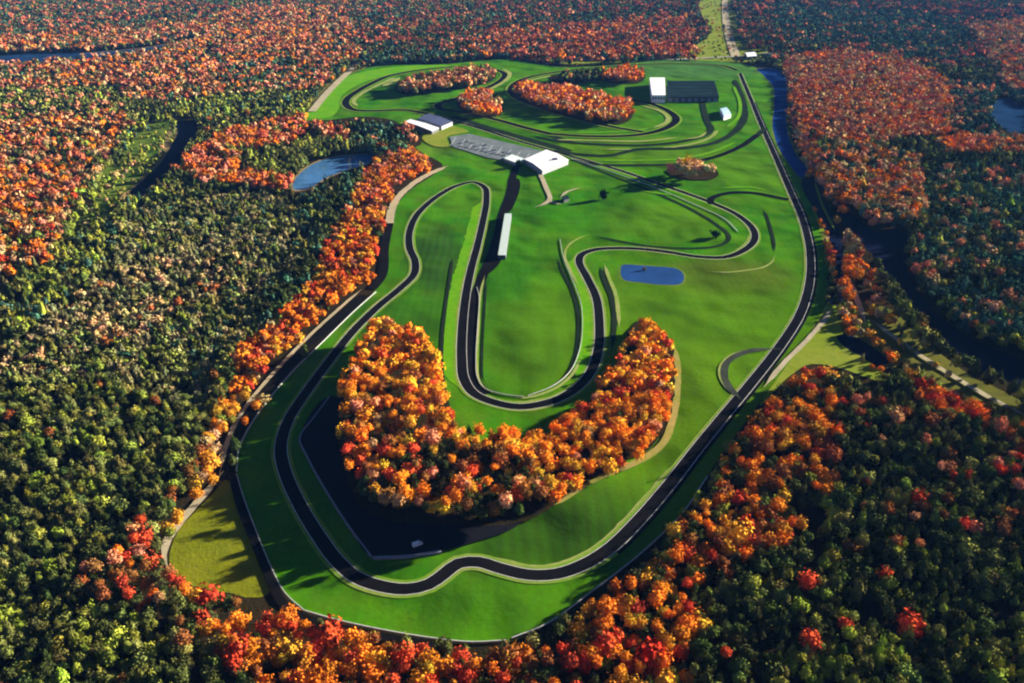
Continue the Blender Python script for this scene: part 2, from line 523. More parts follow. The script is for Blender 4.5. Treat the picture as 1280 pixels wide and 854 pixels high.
LOOP = [(925, 92), (940, 128), (955, 164), (970, 198), (986, 235), (1003, 275), (1012, 312), (1012, 352), (1000, 393), (975, 433), (940, 478), (905, 520),
        (870, 563), (835, 608), (797, 652), (762, 686), (730, 706), (695, 718), (660, 719), (625, 711), (598, 703), (573, 705), (555, 718), (536, 731),
        (508, 737), (475, 733), (445, 722), (420, 700), (398, 670), (375, 632), (357, 592), (351, 560), (361, 525), (385, 488), (413, 450), (440, 416),
        (470, 386), (500, 361), (517, 344), (519, 328), (512, 310), (512, 290), (522, 268), (545, 247), (570, 233), (591, 228), (605, 234), (608, 250),
        (603, 280), (596, 310), (588, 340), (582, 372), (578, 410), (577, 448), (580, 474), (592, 492), (616, 503), (650, 509), (690, 502), (720, 486),
        (739, 464), (748, 436), (749, 402), (745, 372), (733, 346), (724, 328), (728, 318), (747, 312), (790, 311), (832, 315), (870, 321), (905, 322),
        (930, 313), (943, 300), (940, 285), (920, 268), (890, 254), (855, 241), (820, 229), (780, 215), (740, 203), (712, 195), (685, 187), (650, 177),
        (610, 164), (570, 152), (540, 144)]
c_loop = spline(W(LOOP), 4.0)

def sub(a, b, c=None):
    """piece of the loop's centre line between two pixels"""
    pa, pb = at(*a), at(*b)
    i = min(range(len(c_loop)), key=lambda k: (c_loop[k] - pa).length)
    j = min(range(len(c_loop)), key=lambda k: (c_loop[k] - pb).length)
    if i > j:
        i, j = j, i
    return c_loop[i:j + 1]

LW = 8.6
def along(a, b, near, far, mat, name='verge'):
    c = sub(a, b)
    z = level()
    # a strip beside the track whose inner edge hides under the asphalt and whose outer edge wanders a little
    n = len(c)
    outer = []
    inner = offs(c, near)
    for i, p in enumerate(offs(c, far)):
        e = min(i, n - 1 - i) / 9
        k = 1.0 if e >= 1 else e * e * (3 - 2 * e)
        outer.append(inner[i] + (p - inner[i]) * max(.04, k) * random.uniform(.9, 1.08))
    ribbon_between(name, offs(c, near), outer, z, mat)

# mown lime strips and pale edge strips (positive side = left of the direction of travel of LOOP)
along((870, 563), (555, 718), -LW / 2 + 0.5, -LW / 2 - 3.4, M_PALE)
along((1012, 352), (905, 520), -LW / 2 + .5, -LW / 2 - 2.0, M_VERGE)
along((536, 731), (445, 722), -LW / 2 + 0.5, -LW / 2 - 2.6, M_PALE)
along((470, 386), (519, 328), -LW / 2 + 0.5, -LW / 2 - 2.4, M_PALE)
along((519, 328), (608, 250), -LW / 2 + 0.5, -LW / 2 - 2.4, M_VERGE)
along((608, 250), (592, 492), -LW / 2 + 0.5, -LW / 2 - 11, M_VERGE)
along((592, 492), (720, 486), LW / 2 - 0.5, LW / 2 + 3.0, M_PALE)
along((720, 486), (728, 318), LW / 2 - 0.5, LW / 2 + 10.0, M_VERGE)
along((905, 322), (940, 285), LW / 2 - .5, LW / 2 + 3, M_PALE)
along((920, 268), (712, 195), LW / 2 - .5, LW / 2 + 5, M_VERGE)
along((740, 464), (728, 318), -LW / 2 + .5, -LW / 2 - 1.6, M_VERGE)

for s_ in (1, -1):
    ribbon_between('verge', offs(c_loop, s_ * (LW / 2 - .4)), offs(c_loop, s_ * (LW / 2 + 1.9)), level(), M_SHOULDER)
zl = level()
ribbon_between('track', offs(c_loop, LW / 2), offs(c_loop, -LW / 2), zl, M_TRACK)
right = sub((940, 128), (762, 686))
ribbon_between('track', offs(right, 6.6), offs(right, -4.6), level(), M_TRACK)
for s in (1, -1):
    ribbon_between('track_edge_line', offs(c_loop, s * (LW / 2 - 0.2)), offs(c_loop, s * (LW / 2 - 0.45)), zl + 0.03, M_PAINT)

ribbon('pit_lane', [(646, 207), (641, 222), (637, 243), (628, 268), (622, 295), (612, 326), (602, 349), (594, 373), (590, 410), (588, 448), (591, 474), (606, 494)], 9.5, M_TRACK)
sheet('pit_apron', [(638, 222), (648, 224), (640, 262), (634, 268), (628, 300), (622, 318), (626, 326), (612, 342), (604, 345), (612, 325), (622, 290), (627, 265), (634, 240)], M_SERV_SHADE, level())
vline([(606, 345), (600, 372), (598, 410), (596, 450), (598, 474), (608, 488), (628, 494)], 2.2)
vline([(628, 494), (655, 498), (690, 488), (714, 470), (727, 446)], 2.4, M_PALE)
ribbon('lane_and_shade_strip', [(608, 350), (605, 400), (603, 440), (604, 475), (610, 483)], 1.8, M_LANE_SHADE)
ribbon('lane_and_shade_strip', [(697, 322), (702, 338), (713, 360), (721, 385), (723, 415), (719, 445), (707, 470), (690, 485)], 2.6, M_LANE_SHADE)  # narrow dark strip inside the U of lawn
vline([(738, 293), (722, 299), (710, 308), (706, 320), (712, 336), (724, 360)], 2.4, M_PALE)
ribbon('lane_and_shade_strip', [(740, 295), (775, 302), (810, 308), (855, 311), (893, 309), (908, 303), (911, 295), (897, 282), (862, 261), (820, 242), (770, 222), (722, 203)], 4.6, M_LANE_SHADE)
ribbon('lane_and_shade_strip', [(566, 322), (559, 370), (553, 420), (552, 460), (558, 500), (568, 535)], 3.0, M_LANE_SHADE)  # guard rail's shadow painted as a thin dark strip
ribbon('lane_and_shade_strip', [(750, 332), (755, 350), (764, 372), (768, 395), (767, 420), (764, 440)], 4.0, M_LANE_SHADE)
vline([(755, 330), (761, 347), (770, 370), (773, 393), (774, 410)], 3.5, M_PALE)
ribbon('lane_and_shade_strip', [(952, 262), (957, 268), (963, 285), (967, 302), (968, 316)], 3.4, M_LANE_SHADE)
vline([(968, 320), (965, 328), (953, 335), (930, 339), (905, 341), (880, 339)], 2.6, M_PALE)
ribbon('lane_and_shade_strip', [(978, 437), (955, 437), (930, 441), (912, 450), (904, 463), (908, 480), (920, 494), (926, 500)], 6.5, M_LOOP)
vline([(935, 437), (912, 445), (900, 458), (900, 474), (908, 488)], 1.6, M_PALE)
ribbon('track', [(986, 250), (966, 246), (945, 242), (920, 241), (900, 244), (888, 250), (890, 256)], 8.5, M_TRACK)
ribbon('track', [(957, 160), (946, 170), (925, 184), (893, 197), (855, 205), (800, 207), (745, 206), (715, 200)], 9.0, M_LANE_SHADE)
ribbon('track', [(947, 169), (925, 184), (893, 197), (860, 204)], 9.5, M_TRACK)
# far loops
ribbon('lane_and_shade_strip', [(566, 146), (600, 157), (640, 169), (690, 183), (712, 190)], 16, M_LANE_SHADE)  # shade on the grass by the pit straight, painted as a dark strip
ribbon('lane_and_shade_strip', [(590, 140), (625, 151), (670, 164), (720, 180)], 12, M_LANE_SHADE)  # second dark strip of the same painted shade
far1 = [(540, 144), (505, 138), (468, 139), (444, 138), (433, 132), (434, 124), (446, 115), (464, 105), (488, 95), (525, 88), (570, 84), (610, 86), (630, 92), (626, 101), (607, 111), (588, 118), (566, 125), (548, 131), (552, 137), (580, 141), (620, 150), (660, 161), (692, 169)]
c = spline(W(far1), 4)
for s_ in (1, -1):
    ribbon_between('verge', offs(c, s_ * 6), offs(c, s_ * 9.5), level(), M_SHOULDER)
zf = level()
ribbon_between('track', offs(c, 6.5), offs(c, -6.5), zf, M_TRACK)
sheet('verge', [(386, 147), (415, 109), (445, 92), (500, 83), (560, 82), (560, 86), (500, 91), (455, 103), (428, 119), (424, 135), (410, 147)], M_VERGE, 0.075)
ribbon('verge', [(690, 165), (740, 166), (790, 164), (815, 160)], 7, M_VERGE)
ribbon('verge', [(690, 175), (740, 176), (800, 177), (850, 172)], 7, M_PALE)
ribbon('verge', [(740, 201), (800, 201), (850, 199), (888, 191), (920, 178)], 6, M_VERGE)
ribbon('verge', [(895, 236), (940, 235), (965, 240)], 5, M_VERGE)
ribbon('verge', [(800, 239), (850, 246)], 5, M_VERGE)
ribbon('verge', [(447, 134), (442, 127), (450, 119), (470, 108), (494, 97)], 8, M_PALE)
ribbon('verge', [(478, 109), (492, 102), (500, 97)], 14, M_PALE)
ribbon('verge', [(628, 86), (637, 92), (632, 101), (612, 112), (596, 118)], 9, M_PALE)
far2 = [(921, 88), (900, 82), (850, 80), (800, 81), (745, 85), (700, 90), (665, 96), (645, 104), (638, 114), (648, 124), (685, 138), (735, 152), (770, 160), (806, 166)]
ribbon('verge', far2, 20, M_SHOULDER)
ribbon('track', far2, 12, M_TRACK)
ribbon('verge', [(720, 92), (680, 97), (652, 105), (643, 114), (655, 124), (690, 136), (735, 149)], 9, M_PALE)
ribbon('verge', [(775, 122), (795, 126), (816, 131), (836, 140), (845, 149), (839, 157), (820, 165), (790, 170), (737, 171), (688, 168)], 20, M_SHOULDER)
ribbon('track', [(775, 122), (795, 126), (816, 131), (836, 140), (845, 149), (839, 157), (820, 165), (790, 170), (737, 171), (688, 168)], 13, M_TRACK)
ribbon('verge', [(800, 132), (822, 138), (834, 146), (832, 154), (815, 161)], 7, M_PALE)
ribbon('lane_and_shade_strip', [(877, 120), (880, 138), (885, 154), (889, 162), (880, 170), (855, 177), (810, 182), (750, 181), (700, 177), (665, 170)], 10, M_LANE_SHADE)
ribbon('verge', [(898, 163), (885, 174), (858, 182), (810, 187), (750, 187)], 6, M_PALE)
ribbon('verge', [(884, 165), (873, 172), (850, 175)], 5, M_PALE)
ribbon('lane_and_shade_strip', [(690, 188), (720, 193), (760, 195), (800, 187), (850, 186), (890, 180), (915, 168), (930, 150), (928, 125), (918, 100)], 11, M_LANE_SHADE)
ribbon('verge', [(908, 160), (922, 148), (925, 130), (917, 108)], 6, M_VERGE)
ribbon('verge', [(668, 642), (700, 627), (730, 607), (765, 591), (800, 577), (828, 556), (842, 520), (847, 470), (843, 432)], 5, M_DRY)
ribbon('shore', [(212, 164), (208, 182), (194, 205), (178, 226), (163, 243)], 11, M_BANK, 0.1)
# paddock and its paths
PADDOCK = [(562, 172), (586, 168), (630, 178), (680, 190), (672, 204), (650, 205), (610, 198), (566, 184)]
sheet('paddock', PADDOCK, M_PADDOCK, level(), smooth=False)
sheet('grass_bank', [(528, 172), (560, 158), (586, 165), (560, 171), (560, 184), (545, 184)], M_LIME, level())
zb = level()
for k in range(9):
    a, b = at(570 + 11.5 * k, 172 + 2.6 * k), at(563 + 11.5 * k, 183 + 2.3 * k)
    d = (b - a).normalized()
    nrm = Vector((-d.y, d.x, 0)) * 0.5
    struct(link_mesh('bay_line', [(*(a + nrm).xy, zb), (*(a - nrm).xy, zb), (*(b - nrm).xy, zb), (*(b + nrm).xy, zb)], [(0, 1, 2, 3)], M_BAY))
ribbon('path', [(672, 212), (677, 222), (683, 236), (687, 250), (680, 256), (668, 260)], 6, M_GRAVEL)
ribbon('path', [(687, 250), (694, 255), (702, 256)], 5, M_GRAVEL)
ribbon('path', [(700, 248), (710, 240), (728, 235)], 4, M_GRAVEL)
# service roads round the edge, and a dark strip painting shade below the lawn
ribbon('road_and_shade_strip', [(455, 370), (432, 392), (393, 426), (349, 470), (312, 517), (290, 560), (282, 598)], 7.5, M_SERV_SHADE)
ribbon('road_and_shade_strip', [(290, 592), (300, 632), (318, 676), (337, 722), (356, 758), (395, 780), (460, 796), (540, 807)], 4.5, M_SERV_SHADE)  # lower run paints the shade under the lawn edge as a dark strip
ribbon('path', [(452, 363), (424, 387), (384, 424), (341, 469), (303, 516), (283, 558), (275, 594)], 3.2, M_GRAVEL)
ribbon('path', [(280, 590), (262, 612), (236, 642), (210, 676), (206, 696), (212, 716)], 5, M_GRAVEL)
ribbon('path', [(560, 208), (530, 222), (503, 242), (490, 262), (486, 290)], 9, M_GRAVEL)
ribbon('road_and_shade_strip', [(487, 280), (481, 310), (478, 345), (466, 362)], 9, M_SERV_SHADE)
ribbon('path', [(1040, 385), (1030, 402), (1005, 430), (980, 455), (955, 485)], 4, M_GRAVEL)
ribbon('path', [(1062, 350), (1072, 378), (1082, 405)], 5, M_GRAVEL)
ribbon('path', [(1090, 402), (1130, 432), (1180, 465), (1240, 500), (1290, 525)], 5, M_GRAVEL)
ribbon('path', [(1018, 228), (1028, 258), (1044, 290)], 3, M_LIME)
# far roads
ribbon('road', [(-60, 92), (40, 86), (110, 78), (190, 66), (260, 48)], 9, M_ROAD)
ribbon('road', [(208, 112), (232, 92), (258, 70), (272, 55)], 12, M_GRAVEL)
ribbon('road', [(450, 78), (430, 96), (408, 118), (390, 140)], 14, M_GRAVEL)
ribbon('road', [(700, 78), (760, 74), (840, 75), (900, 72), (940, 70), (985, 62)], 12, M_ROAD)
ribbon('road', [(905, -30), (906, 0), (908, 30), (914, 55), (920, 72)], 22, M_GRAVEL)

# dark pad inside the horseshoe bend and its barrier
PAD = [(412, 497), (375, 548), (384, 572), (412, 622), (440, 665), (464, 697), (510, 697), (556, 690), (590, 680), (650, 655), (600, 600), (470, 520)]
sheet('tarmac_pad', PAD, M_PAD, level())

def barrier(name, pxs, label, cat, mat, h, th, posts=None, step=4.0, side=0.0, seg=None):
    pts = spline(W(pxs), step) if pxs else seg
    if side:
        pts = offs(pts, side)
    base = pts[0].copy()
    root = empty(name, (base.x, base.y, 0.06))
    L, R = offs(pts, th / 2), offs(pts, -th / 2)
    v, f = [], []
    z0, z1 = (0.0, h) if not posts else (h * 0.45, h)
    for a, b in zip(L, R):
        for (p, z) in ((a, z0), (a, z1), (b, z1), (b, z0)):
            v.append((p.x - base.x, p.y - base.y, z))
    for i in range(len(pts) - 1):
        k = 4 * i
        for j in range(4):
            jj = (j + 1) % 4
            f.append((k + j, k + jj, k + 4 + jj, k + 4 + j))
    f.append((0, 1, 2, 3))
    k = 4 * (len(pts) - 1)
    f.append((k + 3, k + 2, k + 1, k))
    link_mesh('rail' if posts else 'barrier_wall', v, f, mat, root)
    if posts:
        it = [((p.x - base.x, p.y - base.y, h * 0.46), (0.18, 0.18, h * 0.92), 0) for p in offs(pts, th / 2 + 0.1)]
        pv, pf = boxes(it)
        o = link_mesh('post', pv, pf, mat, root)
        o['kind'] = 'stuff'
    tag(root, label, cat)
    return root

barrier('pad_barrier', [(412, 497), (392, 524), (375, 548), (384, 572), (412, 622), (440, 665), (464, 697)], 'long low grey barrier bent round the dark tarmac pad', 'barrier', M_CONC, 1.1, 0.9)
barrier('pad_barrier', [(466, 699), (510, 697), (552, 691)], 'short straight grey barrier at the end of the dark tarmac pad by the white van', 'barrier', M_CONC, 1.3, 1.6)
barrier('guard_rail', [(470, 366), (445, 388), (405, 427), (360, 472), (319, 524), (299, 562), (296, 590)], 'pale guard rail between the lawn and the dark road below the orange tree belt', 'guard rail', M_STEEL, 1.1, 0.55, True)
barrier('guard_rail', [(296, 594), (303, 618), (320, 664), (341, 714), (357, 743), (380, 764)], 'pale guard rail between the shaded lawn and the olive meadow', 'guard rail', M_STEEL, 1.0, 0.4, True)
barrier('guard_rail', [(382, 765), (420, 776), (480, 789), (540, 799), (590, 804), (632, 802)], 'pale guard rail curving under the bright lawn above the scarlet and gold trees', 'guard rail', M_STEEL, 1.1, 0.5, True)
barrier('guard_rail', [(640, 799), (682, 782), (741, 740), (801, 693), (851, 645), (884, 597)], 'pale guard rail rising along the lawn beside the golden wood', 'guard rail', M_STEEL, 1.1, 0.5, True)
barrier('guard_rail', [(596, 360), (599, 372), (597, 410), (595, 450), (597, 473), (607, 487), (630, 494), (655, 497)], 'pale guard rail round the long U of lawn beside the pit lane', 'guard rail', M_STEEL, 1.0, 0.4, True)
barrier('guard_rail', [(700, 300), (705, 325), (716, 352), (726, 380), (728, 412), (724, 440), (712, 466), (690, 484), (660, 496)], 'pale guard rail on the far side of the U of lawn beside the narrow dark strip', 'guard rail', M_STEEL, 1.0, 0.4, True)
barrier('guard_rail', [(714, 199), (760, 214), (820, 236), (865, 255), (905, 274), (922, 290)], 'pale guard rail along the diagonal straight leaving the white clubhouse', 'guard rail', M_STEEL, 1.0, 0.6, True)

# ------------------------------------------------------------------ buildings
def quad_building(name, label, cat, roof_px, h, m_wall, m_roof, ridge=None, doors=0, door_side=0, windows=0, win_side=1, over=0.6, group=None):
    """roof_px: four corners of the roof as seen, in order; ridge: extra height of a gable running from side 3-0 to side 1-2"""
    q = [at(x, y, h) for x, y in roof_px]
    c = sum(q, Vector()) / 4
    root = empty(name, (c.x, c.y, 0.05))
    L = [Vector((p.x - c.x, p.y - c.y, 0)) for p in q]
    if (L[1] - L[0]).cross(L[2] - L[1]).z < 0:
        L = [L[1], L[0], L[3], L[2]]
    inn = [p * (1 - over / max(1, p.length)) for p in L]
    v = [(p.x, p.y, 0) for p in inn] + [(p.x, p.y, h - 0.4) for p in inn]
    f = [(0, 1, 5, 4), (1, 2, 6, 5), (2, 3, 7, 6), (3, 0, 4, 7)]
    if ridge:
        m0, m1 = (inn[0] + inn[3]) / 2, (inn[1] + inn[2]) / 2
        v += [(m0.x, m0.y, h - 0.4 + ridge * 0.96), (m1.x, m1.y, h - 0.4 + ridge * 0.96)]
        f += [(7, 4, 8), (5, 6, 9)]
    link_mesh('wall', v, f, m_wall, root)
    if ridge:
        m0, m1 = (L[0] + L[3]) / 2, (L[1] + L[2]) / 2
        v = []
        for dz in (-0.35, 0.0):
            v += [(p.x, p.y, h + dz) for p in L] + [(m0.x, m0.y, h + ridge + dz), (m1.x, m1.y, h + ridge + dz)]
        f = [(6, 7, 11, 10), (8, 9, 10, 11), (5, 1, 0, 4), (4, 3, 2, 5), (0, 1, 7, 6), (2, 3, 9, 8), (1, 5, 11, 7), (5, 2, 8, 11), (3, 4, 10, 9), (4, 0, 6, 10)]
    else:
        v = [(p.x, p.y, h - 0.4) for p in L] + [(p.x, p.y, h) for p in L]
        f = [(3, 2, 1, 0), (4, 5, 6, 7), (0, 1, 5, 4), (1, 2, 6, 5), (2, 3, 7, 6), (3, 0, 4, 7)]
    link_mesh('roof', v, f, m_roof, root)
    def panel(side, n, nm, mat, zc, hh, frac):
        a, b = inn[side], inn[(side + 1) % 4]
        d = b - a
        ln = d.length
        d.normalize()
        nr = Vector((d.y, -d.x, 0))
        r = math.atan2(d.y, d.x)
        for k in range(n):
            p = a + d * ln * (k + .5) / n + nr * 0.02
            pv, pf = boxes([((p.x, p.y, zc), (ln / n * frac, 0.16, hh), r)])
            link_mesh(nm, pv, pf, mat, root)
    if doors:
        panel(door_side, doors, 'door', M_DOOR, h * 0.33, h * 0.62, 0.62)
    if windows:
        panel(win_side, windows, 'window', M_GLASS, h * 0.6, h * 0.3, 0.6)
    tag(root, label, cat, group)
    return root, L, c

club, L, cc = quad_building('clubhouse', 'large white roofed clubhouse at the end of the grey paddock', 'clubhouse', [(655, 199), (683, 187), (711, 200), (678, 213)], 6.5, M_WALLG, M_WHITE, ridge=1.6, windows=6, win_side=0, doors=3, door_side=3)
pv, pf = boxes([((L[3].x * .4, L[3].y * .4 - 3, 7.8), (6, 5, 3.0), 0.4)])
link_mesh('roof_lantern', pv, pf, M_NAVYROOF, club)
quad_building('annex', 'low pale grey canopy building beside the white clubhouse', 'annex', [(630, 198), (640, 193), (657, 199), (646, 204)], 4.5, M_WALLG, M_PALEROOF, doors=3, door_side=0)
quad_building('pit_garage', 'long narrow white roofed pit garage beside the dark pit lane', 'garage', [(631, 267), (639.5, 267), (632, 319), (622.5, 319)], 5, M_WALLD, M_PITROOF, doors=12, door_side=3, windows=1, win_side=2)
quad_building('shed', 'long white roofed shed beyond the lime bank, between the pond wood and paddock', 'shed', [(506, 152), (513, 149), (549, 160), (540, 164)], 6, M_WALLD, M_WHITE, ridge=1.0, doors=4, door_side=0)
quad_building('workshop', 'navy roofed workshop close behind the long white shed', 'workshop', [(522, 148), (536, 142), (566, 152), (552, 158)], 7, M_WALLG, M_NAVYROOF, ridge=1.4, doors=3, door_side=0)
quad_building('garage_hall', 'huge flat hall with dark slate blue roof beyond the far loops', 'hall', [(834, 101), (893, 101), (899, 121), (834, 121)], 9, M_WALLD, M_DARKROOF, doors=8, door_side=2)
quad_building('office_block', 'white office block joined to the end of the huge dark hall', 'office', [(812, 97), (831, 97), (832, 119), (815, 119)], 14, M_WALLW, M_WHITE, windows=5, win_side=2)
quad_building('pavilion', 'small pale blue roofed pavilion on the grass below the dark hall', 'pavilion', [(900, 136), (908, 134), (914, 143), (905, 146)], 6, M_WALLW, M_BLUE, ridge=1.5, doors=1, door_side=0)
quad_building('farmhouse', 'small white roofed building by the far road at the yellow field', 'house', [(931, 66), (943, 65), (946, 70), (934, 71)], 8, M_WALLD, M_WHITE, ridge=2.5, windows=2, win_side=2)
quad_building('hut', 'small dark hut at the fork of the pale path below the clubhouse', 'hut', [(702, 246), (709, 244), (712, 248), (705, 250)], 4, M_WALLD, M_DARKROOF, ridge=0.8, doors=1, door_side=0)

hall = bpy.data.objects['garage_hall']
q0, q1, q2, q3 = [at(x, y, 9) for x, y in [(834, 101), (893, 101), (899, 121), (834, 121)]]
hc_ = (q0 + q1 + q2 + q3) / 4
for k in range(5):
    t_ = (k + .5) / 5
    a_, b_ = q0.lerp(q3, t_), q1.lerp(q2, t_)
    a_, b_ = a_.lerp(b_, .04), a_.lerp(b_, .96)
    m_ = (a_ + b_) / 2 - hc_
    pv, pf = boxes([((m_.x, m_.y, 9.25), ((b_ - a_).length, 3.2, .5), 0)])
    link_mesh('skylight', pv, pf, M_SKYL, hall)

# cars and trailers on the paddock
def car_mesh(paint):
    prof = [(-2.2, .35), (2.2, .35), (2.25, .85), (1.2, .98), (.55, 1.5), (-1.2, 1.52), (-2.0, 1.0), (-2.25, .9)]
    n_ = len(prof)
    v = [(x, -.88 if z < 1.2 else -.68, z) for x, z in prof] + [(x, .88 if z < 1.2 else .68, z) for x, z in prof]
    f = [tuple(range(n_)), tuple(range(2 * n_ - 1, n_ - 1, -1))] + [((i + 1) % n_, i, n_ + i, n_ + (i + 1) % n_) for i in range(n_)]
    for sx in (-1.35, 1.4):
        for sy in (-.8, .8):
            k = len(v)
            for dy in (-.12, .12):
                for j in range(10):
                    v.append((sx + .34 * math.cos(j * .6283), sy + dy, .34 + .34 * math.sin(j * .6283)))
            f += [tuple(range(k, k + 10)), tuple(range(k + 19, k + 9, -1))] + [(k + j, k + 10 + j, k + 10 + (j + 1) % 10, k + (j + 1) % 10) for j in range(10)]
    me = bpy.data.meshes.new('parked_car')
    me.from_pydata(v, [], f)
    for m in (paint, M_GLASS, M_RUBBER):
        me.materials.append(m)
    for i, p_ in enumerate(me.polygons):
        if i in (2 + 3, 2 + 5):
            p_.material_index = 1
        if i >= 2 + n_:
            p_.material_index = 2
    return me
PAINTS = [mat_plain('car_paint', c_, .35, 0, .03) for c_ in ((.7, .7, .72), (.36, .38, .41), (.03, .03, .04), (.05, .09, .2))]
CARS = [car_mesh(p_) for p_ in PAINTS]
CARW = ['white', 'grey', 'black', 'blue']
zc_ = level()
for row, (y_, n_) in enumerate(((0.22, 12), (0.52, 14), (0.80, 12))):
    for k in range(n_):
        if random.random() < .5:
            continue
        t_ = (k + 1) / (n_ + 1)
        a_, b_ = at(572 + 96 * t_, 172 + 20 * t_), at(572 + 84 * t_, 185 + 18 * t_)
        p_ = a_.lerp(b_, y_)
        ci = random.choice([0, 1, 1])
        o = bpy.data.objects.new('parked_car', CARS[ci])
        COL.objects.link(o)
        o.location = (p_.x, p_.y, zc_)
        o.rotation_euler = (0, 0, math.radians(105 + random.uniform(-6, 6)))
        o.scale = (1.25, 1.15, 1.2)
        tag(o, f'small {CARW[ci]} vehicle parked on the grey paddock before the clubhouse', 'car', f'{CARW[ci]} vehicles parked on the grey paddock')

# white van on the pad
def make_van():
    p = at(522, 684)
    root = empty('delivery_van', (p.x, p.y, _lev[0] + 0.005), 0.5)
    prof = [(-2.7, 0.45), (2.7, 0.45), (2.75, 1.15), (1.85, 1.4), (1.25, 2.35), (-2.65, 2.45), (-2.72, 1.2)]
    v = [(x, -1.0, z) for x, z in prof] + [(x, 1.0, z) for x, z in prof]
    n = len(prof)
    f = [tuple(range(n)), tuple(range(2 * n - 1, n - 1, -1))] + [((i + 1) % n, i, n + i, n + (i + 1) % n) for i in range(n)]
    link_mesh('body', v, f, M_VAN, root)
    v = [(1.82, -.85, 1.5), (1.82, .85, 1.5), (1.36, .8, 2.26), (1.36, -.8, 2.26)]
    v = [(x + .035, y, z + .02) for x, y, z in v]
    link_mesh('windscreen', v, [(0, 1, 2, 3)], M_GLASS, root)
    for sy in (-1, 1):
        pv, pf = boxes([((0.75, sy * 1.005, 1.8), (0.8, 0.03, 0.55), 0)])
        link_mesh('window', pv, pf, M_GLASS, root)
        for sx in (-1.7, 1.75):
            bm = bmesh.new()
            bmesh.ops.create_cone(bm, cap_ends=True, segments=16, radius1=.38, radius2=.38, depth=.26)
            bmesh.ops.rotate(bm, verts=bm.verts, matrix=__import__('mathutils').Matrix.Rotation(math.pi / 2, 3, 'X'))
            bmesh.ops.translate(bm, verts=bm.verts, vec=(sx, sy * .93, .38))
            me = bpy.data.meshes.new('wheel')
            bm.to_mesh(me)
            bm.free()
            me.materials.append(M_RUBBER)
            o = bpy.data.objects.new('wheel', me)
            COL.objects.link(o)
            o.parent = root
    tag(root, 'small white van parked on the dark tarmac pad near its grey end barrier', 'van')
make_van()

# ------------------------------------------------------------------ trees
def pip(poly, X, Y):
    inside = np.zeros(X.shape, bool)
    n = len(poly)
    for i in range(n):
        x1, y1 = poly[i]
        x2, y2 = poly[(i + 1) % n]
        c = (y1 > Y) != (y2 > Y)
        with np.errstate(divide='ignore', invalid='ignore'):
            xi = (x2 - x1) * (Y - y1) / (y2 - y1 if y2 != y1 else 1e-9) + x1
        inside ^= c & (X < xi)
    return inside

def dist_path(pts, X, Y):
    d = np.full(X.shape, 1e9)
    for a, b in zip(pts[:-1], pts[1:]):
        ax, ay, bx, by = a[0], a[1], b[0], b[1]
        dx, dy = bx - ax, by - ay
        t = np.clip(((X - ax) * dx + (Y - ay) * dy) / (dx * dx + dy * dy + 1e-9), 0, 1)
        d = np.minimum(d, np.hypot(X - ax - t * dx, Y - ay - t * dy))
    return d

def vnoise(X, Y, s, seed):
    r = np.random.default_rng(seed)
    T = r.random((256, 256))
    x, y = X / s, Y / s
    xi, yi = np.floor(x).astype(int), np.floor(y).astype(int)
    fx, fy = x - xi, y - yi
    fx, fy = fx * fx * (3 - 2 * fx), fy * fy * (3 - 2 * fy)
    g = lambda i, j: T[i % 256, j % 256]
    return (g(xi, yi) * (1 - fx) + g(xi + 1, yi) * fx) * (1 - fy) + (g(xi, yi + 1) * (1 - fx) + g(xi + 1, yi + 1) * fx) * fy

# albedo palettes: 0 flame orange 1 golden yellow 2 scarlet 3 rust brown 4 salmon pink 5 tan | 6 dark green 7 olive green 8 yellow green 9 blue green 10 khaki
PAL = np.array([(0.52, 0.150, 0.012), (0.50, 0.235, 0.020), (0.40, 0.050, 0.018), (0.20, 0.070, 0.020), (0.46, 0.185, 0.09), (0.38, 0.25, 0.11),
                (0.036, 0.047, 0.012), (0.110, 0.115, 0.028), (0.150, 0.170, 0.022), (0.036, 0.080, 0.050), (0.150, 0.138, 0.058)])
CNAME = ['flame orange', 'golden yellow', 'scarlet', 'rust brown', 'salmon pink', 'tan', 'dark green', 'olive green', 'yellow green', 'blue green', 'khaki']
def mixw(**k):
    a = np.zeros(11)
    for n_, v in k.items():
        a[['org', 'yel', 'red', 'rust', 'pink', 'tan', 'dk', 'olv', 'yg', 'bg', 'kh'].index(n_)] = v
    return a / a.sum()

# forest regions in picture order (later ones win): polygon, palette, density, radius scale, height scale
REG = []
def region(poly, mix, dens=1.0, rs=1.0, hs=1.0, where='in the wide forest'):
    REG.append((poly, mix, dens, rs, hs, where))
BIG = [(-400, -200), (1700, -200), (1700, 1200), (-400, 1200)]
region(BIG, mixw(dk=5, olv=3, yg=1, rust=.3), 1.0, where='in the dense dark wood')
region([(-400, 430), (240, 440), (300, 520), (180, 690), (110, 760), (230, 854), (230, 1200), (-400, 1200)], mixw(dk=5.0, olv=4, yg=2.4, rust=.25), 1.0, .92, where='in the dense wood beyond the olive meadow')
region([(-400, 230), (170, 250), (300, 240), (420, 250), (430, 300), (380, 380), (280, 440), (260, 520), (120, 470), (-400, 470)], mixw(olv=4, kh=4.5, yg=1.2, dk=1.6, bg=.8), .95, .95, .62)
region([(130, 330), (250, 290), (330, 310), (260, 370), (150, 420), (0, 480), (-300, 490), (-300, 430), (60, 400)], mixw(kh=6, olv=2, tan=1.2, dk=.8, rust=.5), .9, .9, .55)
region([(-400, -200), (1700, -200), (1700, 75), (-400, 75)], mixw(dk=7, bg=4, red=.9, rust=1.5, pink=.6, olv=1.5), 1.0, 1.1)
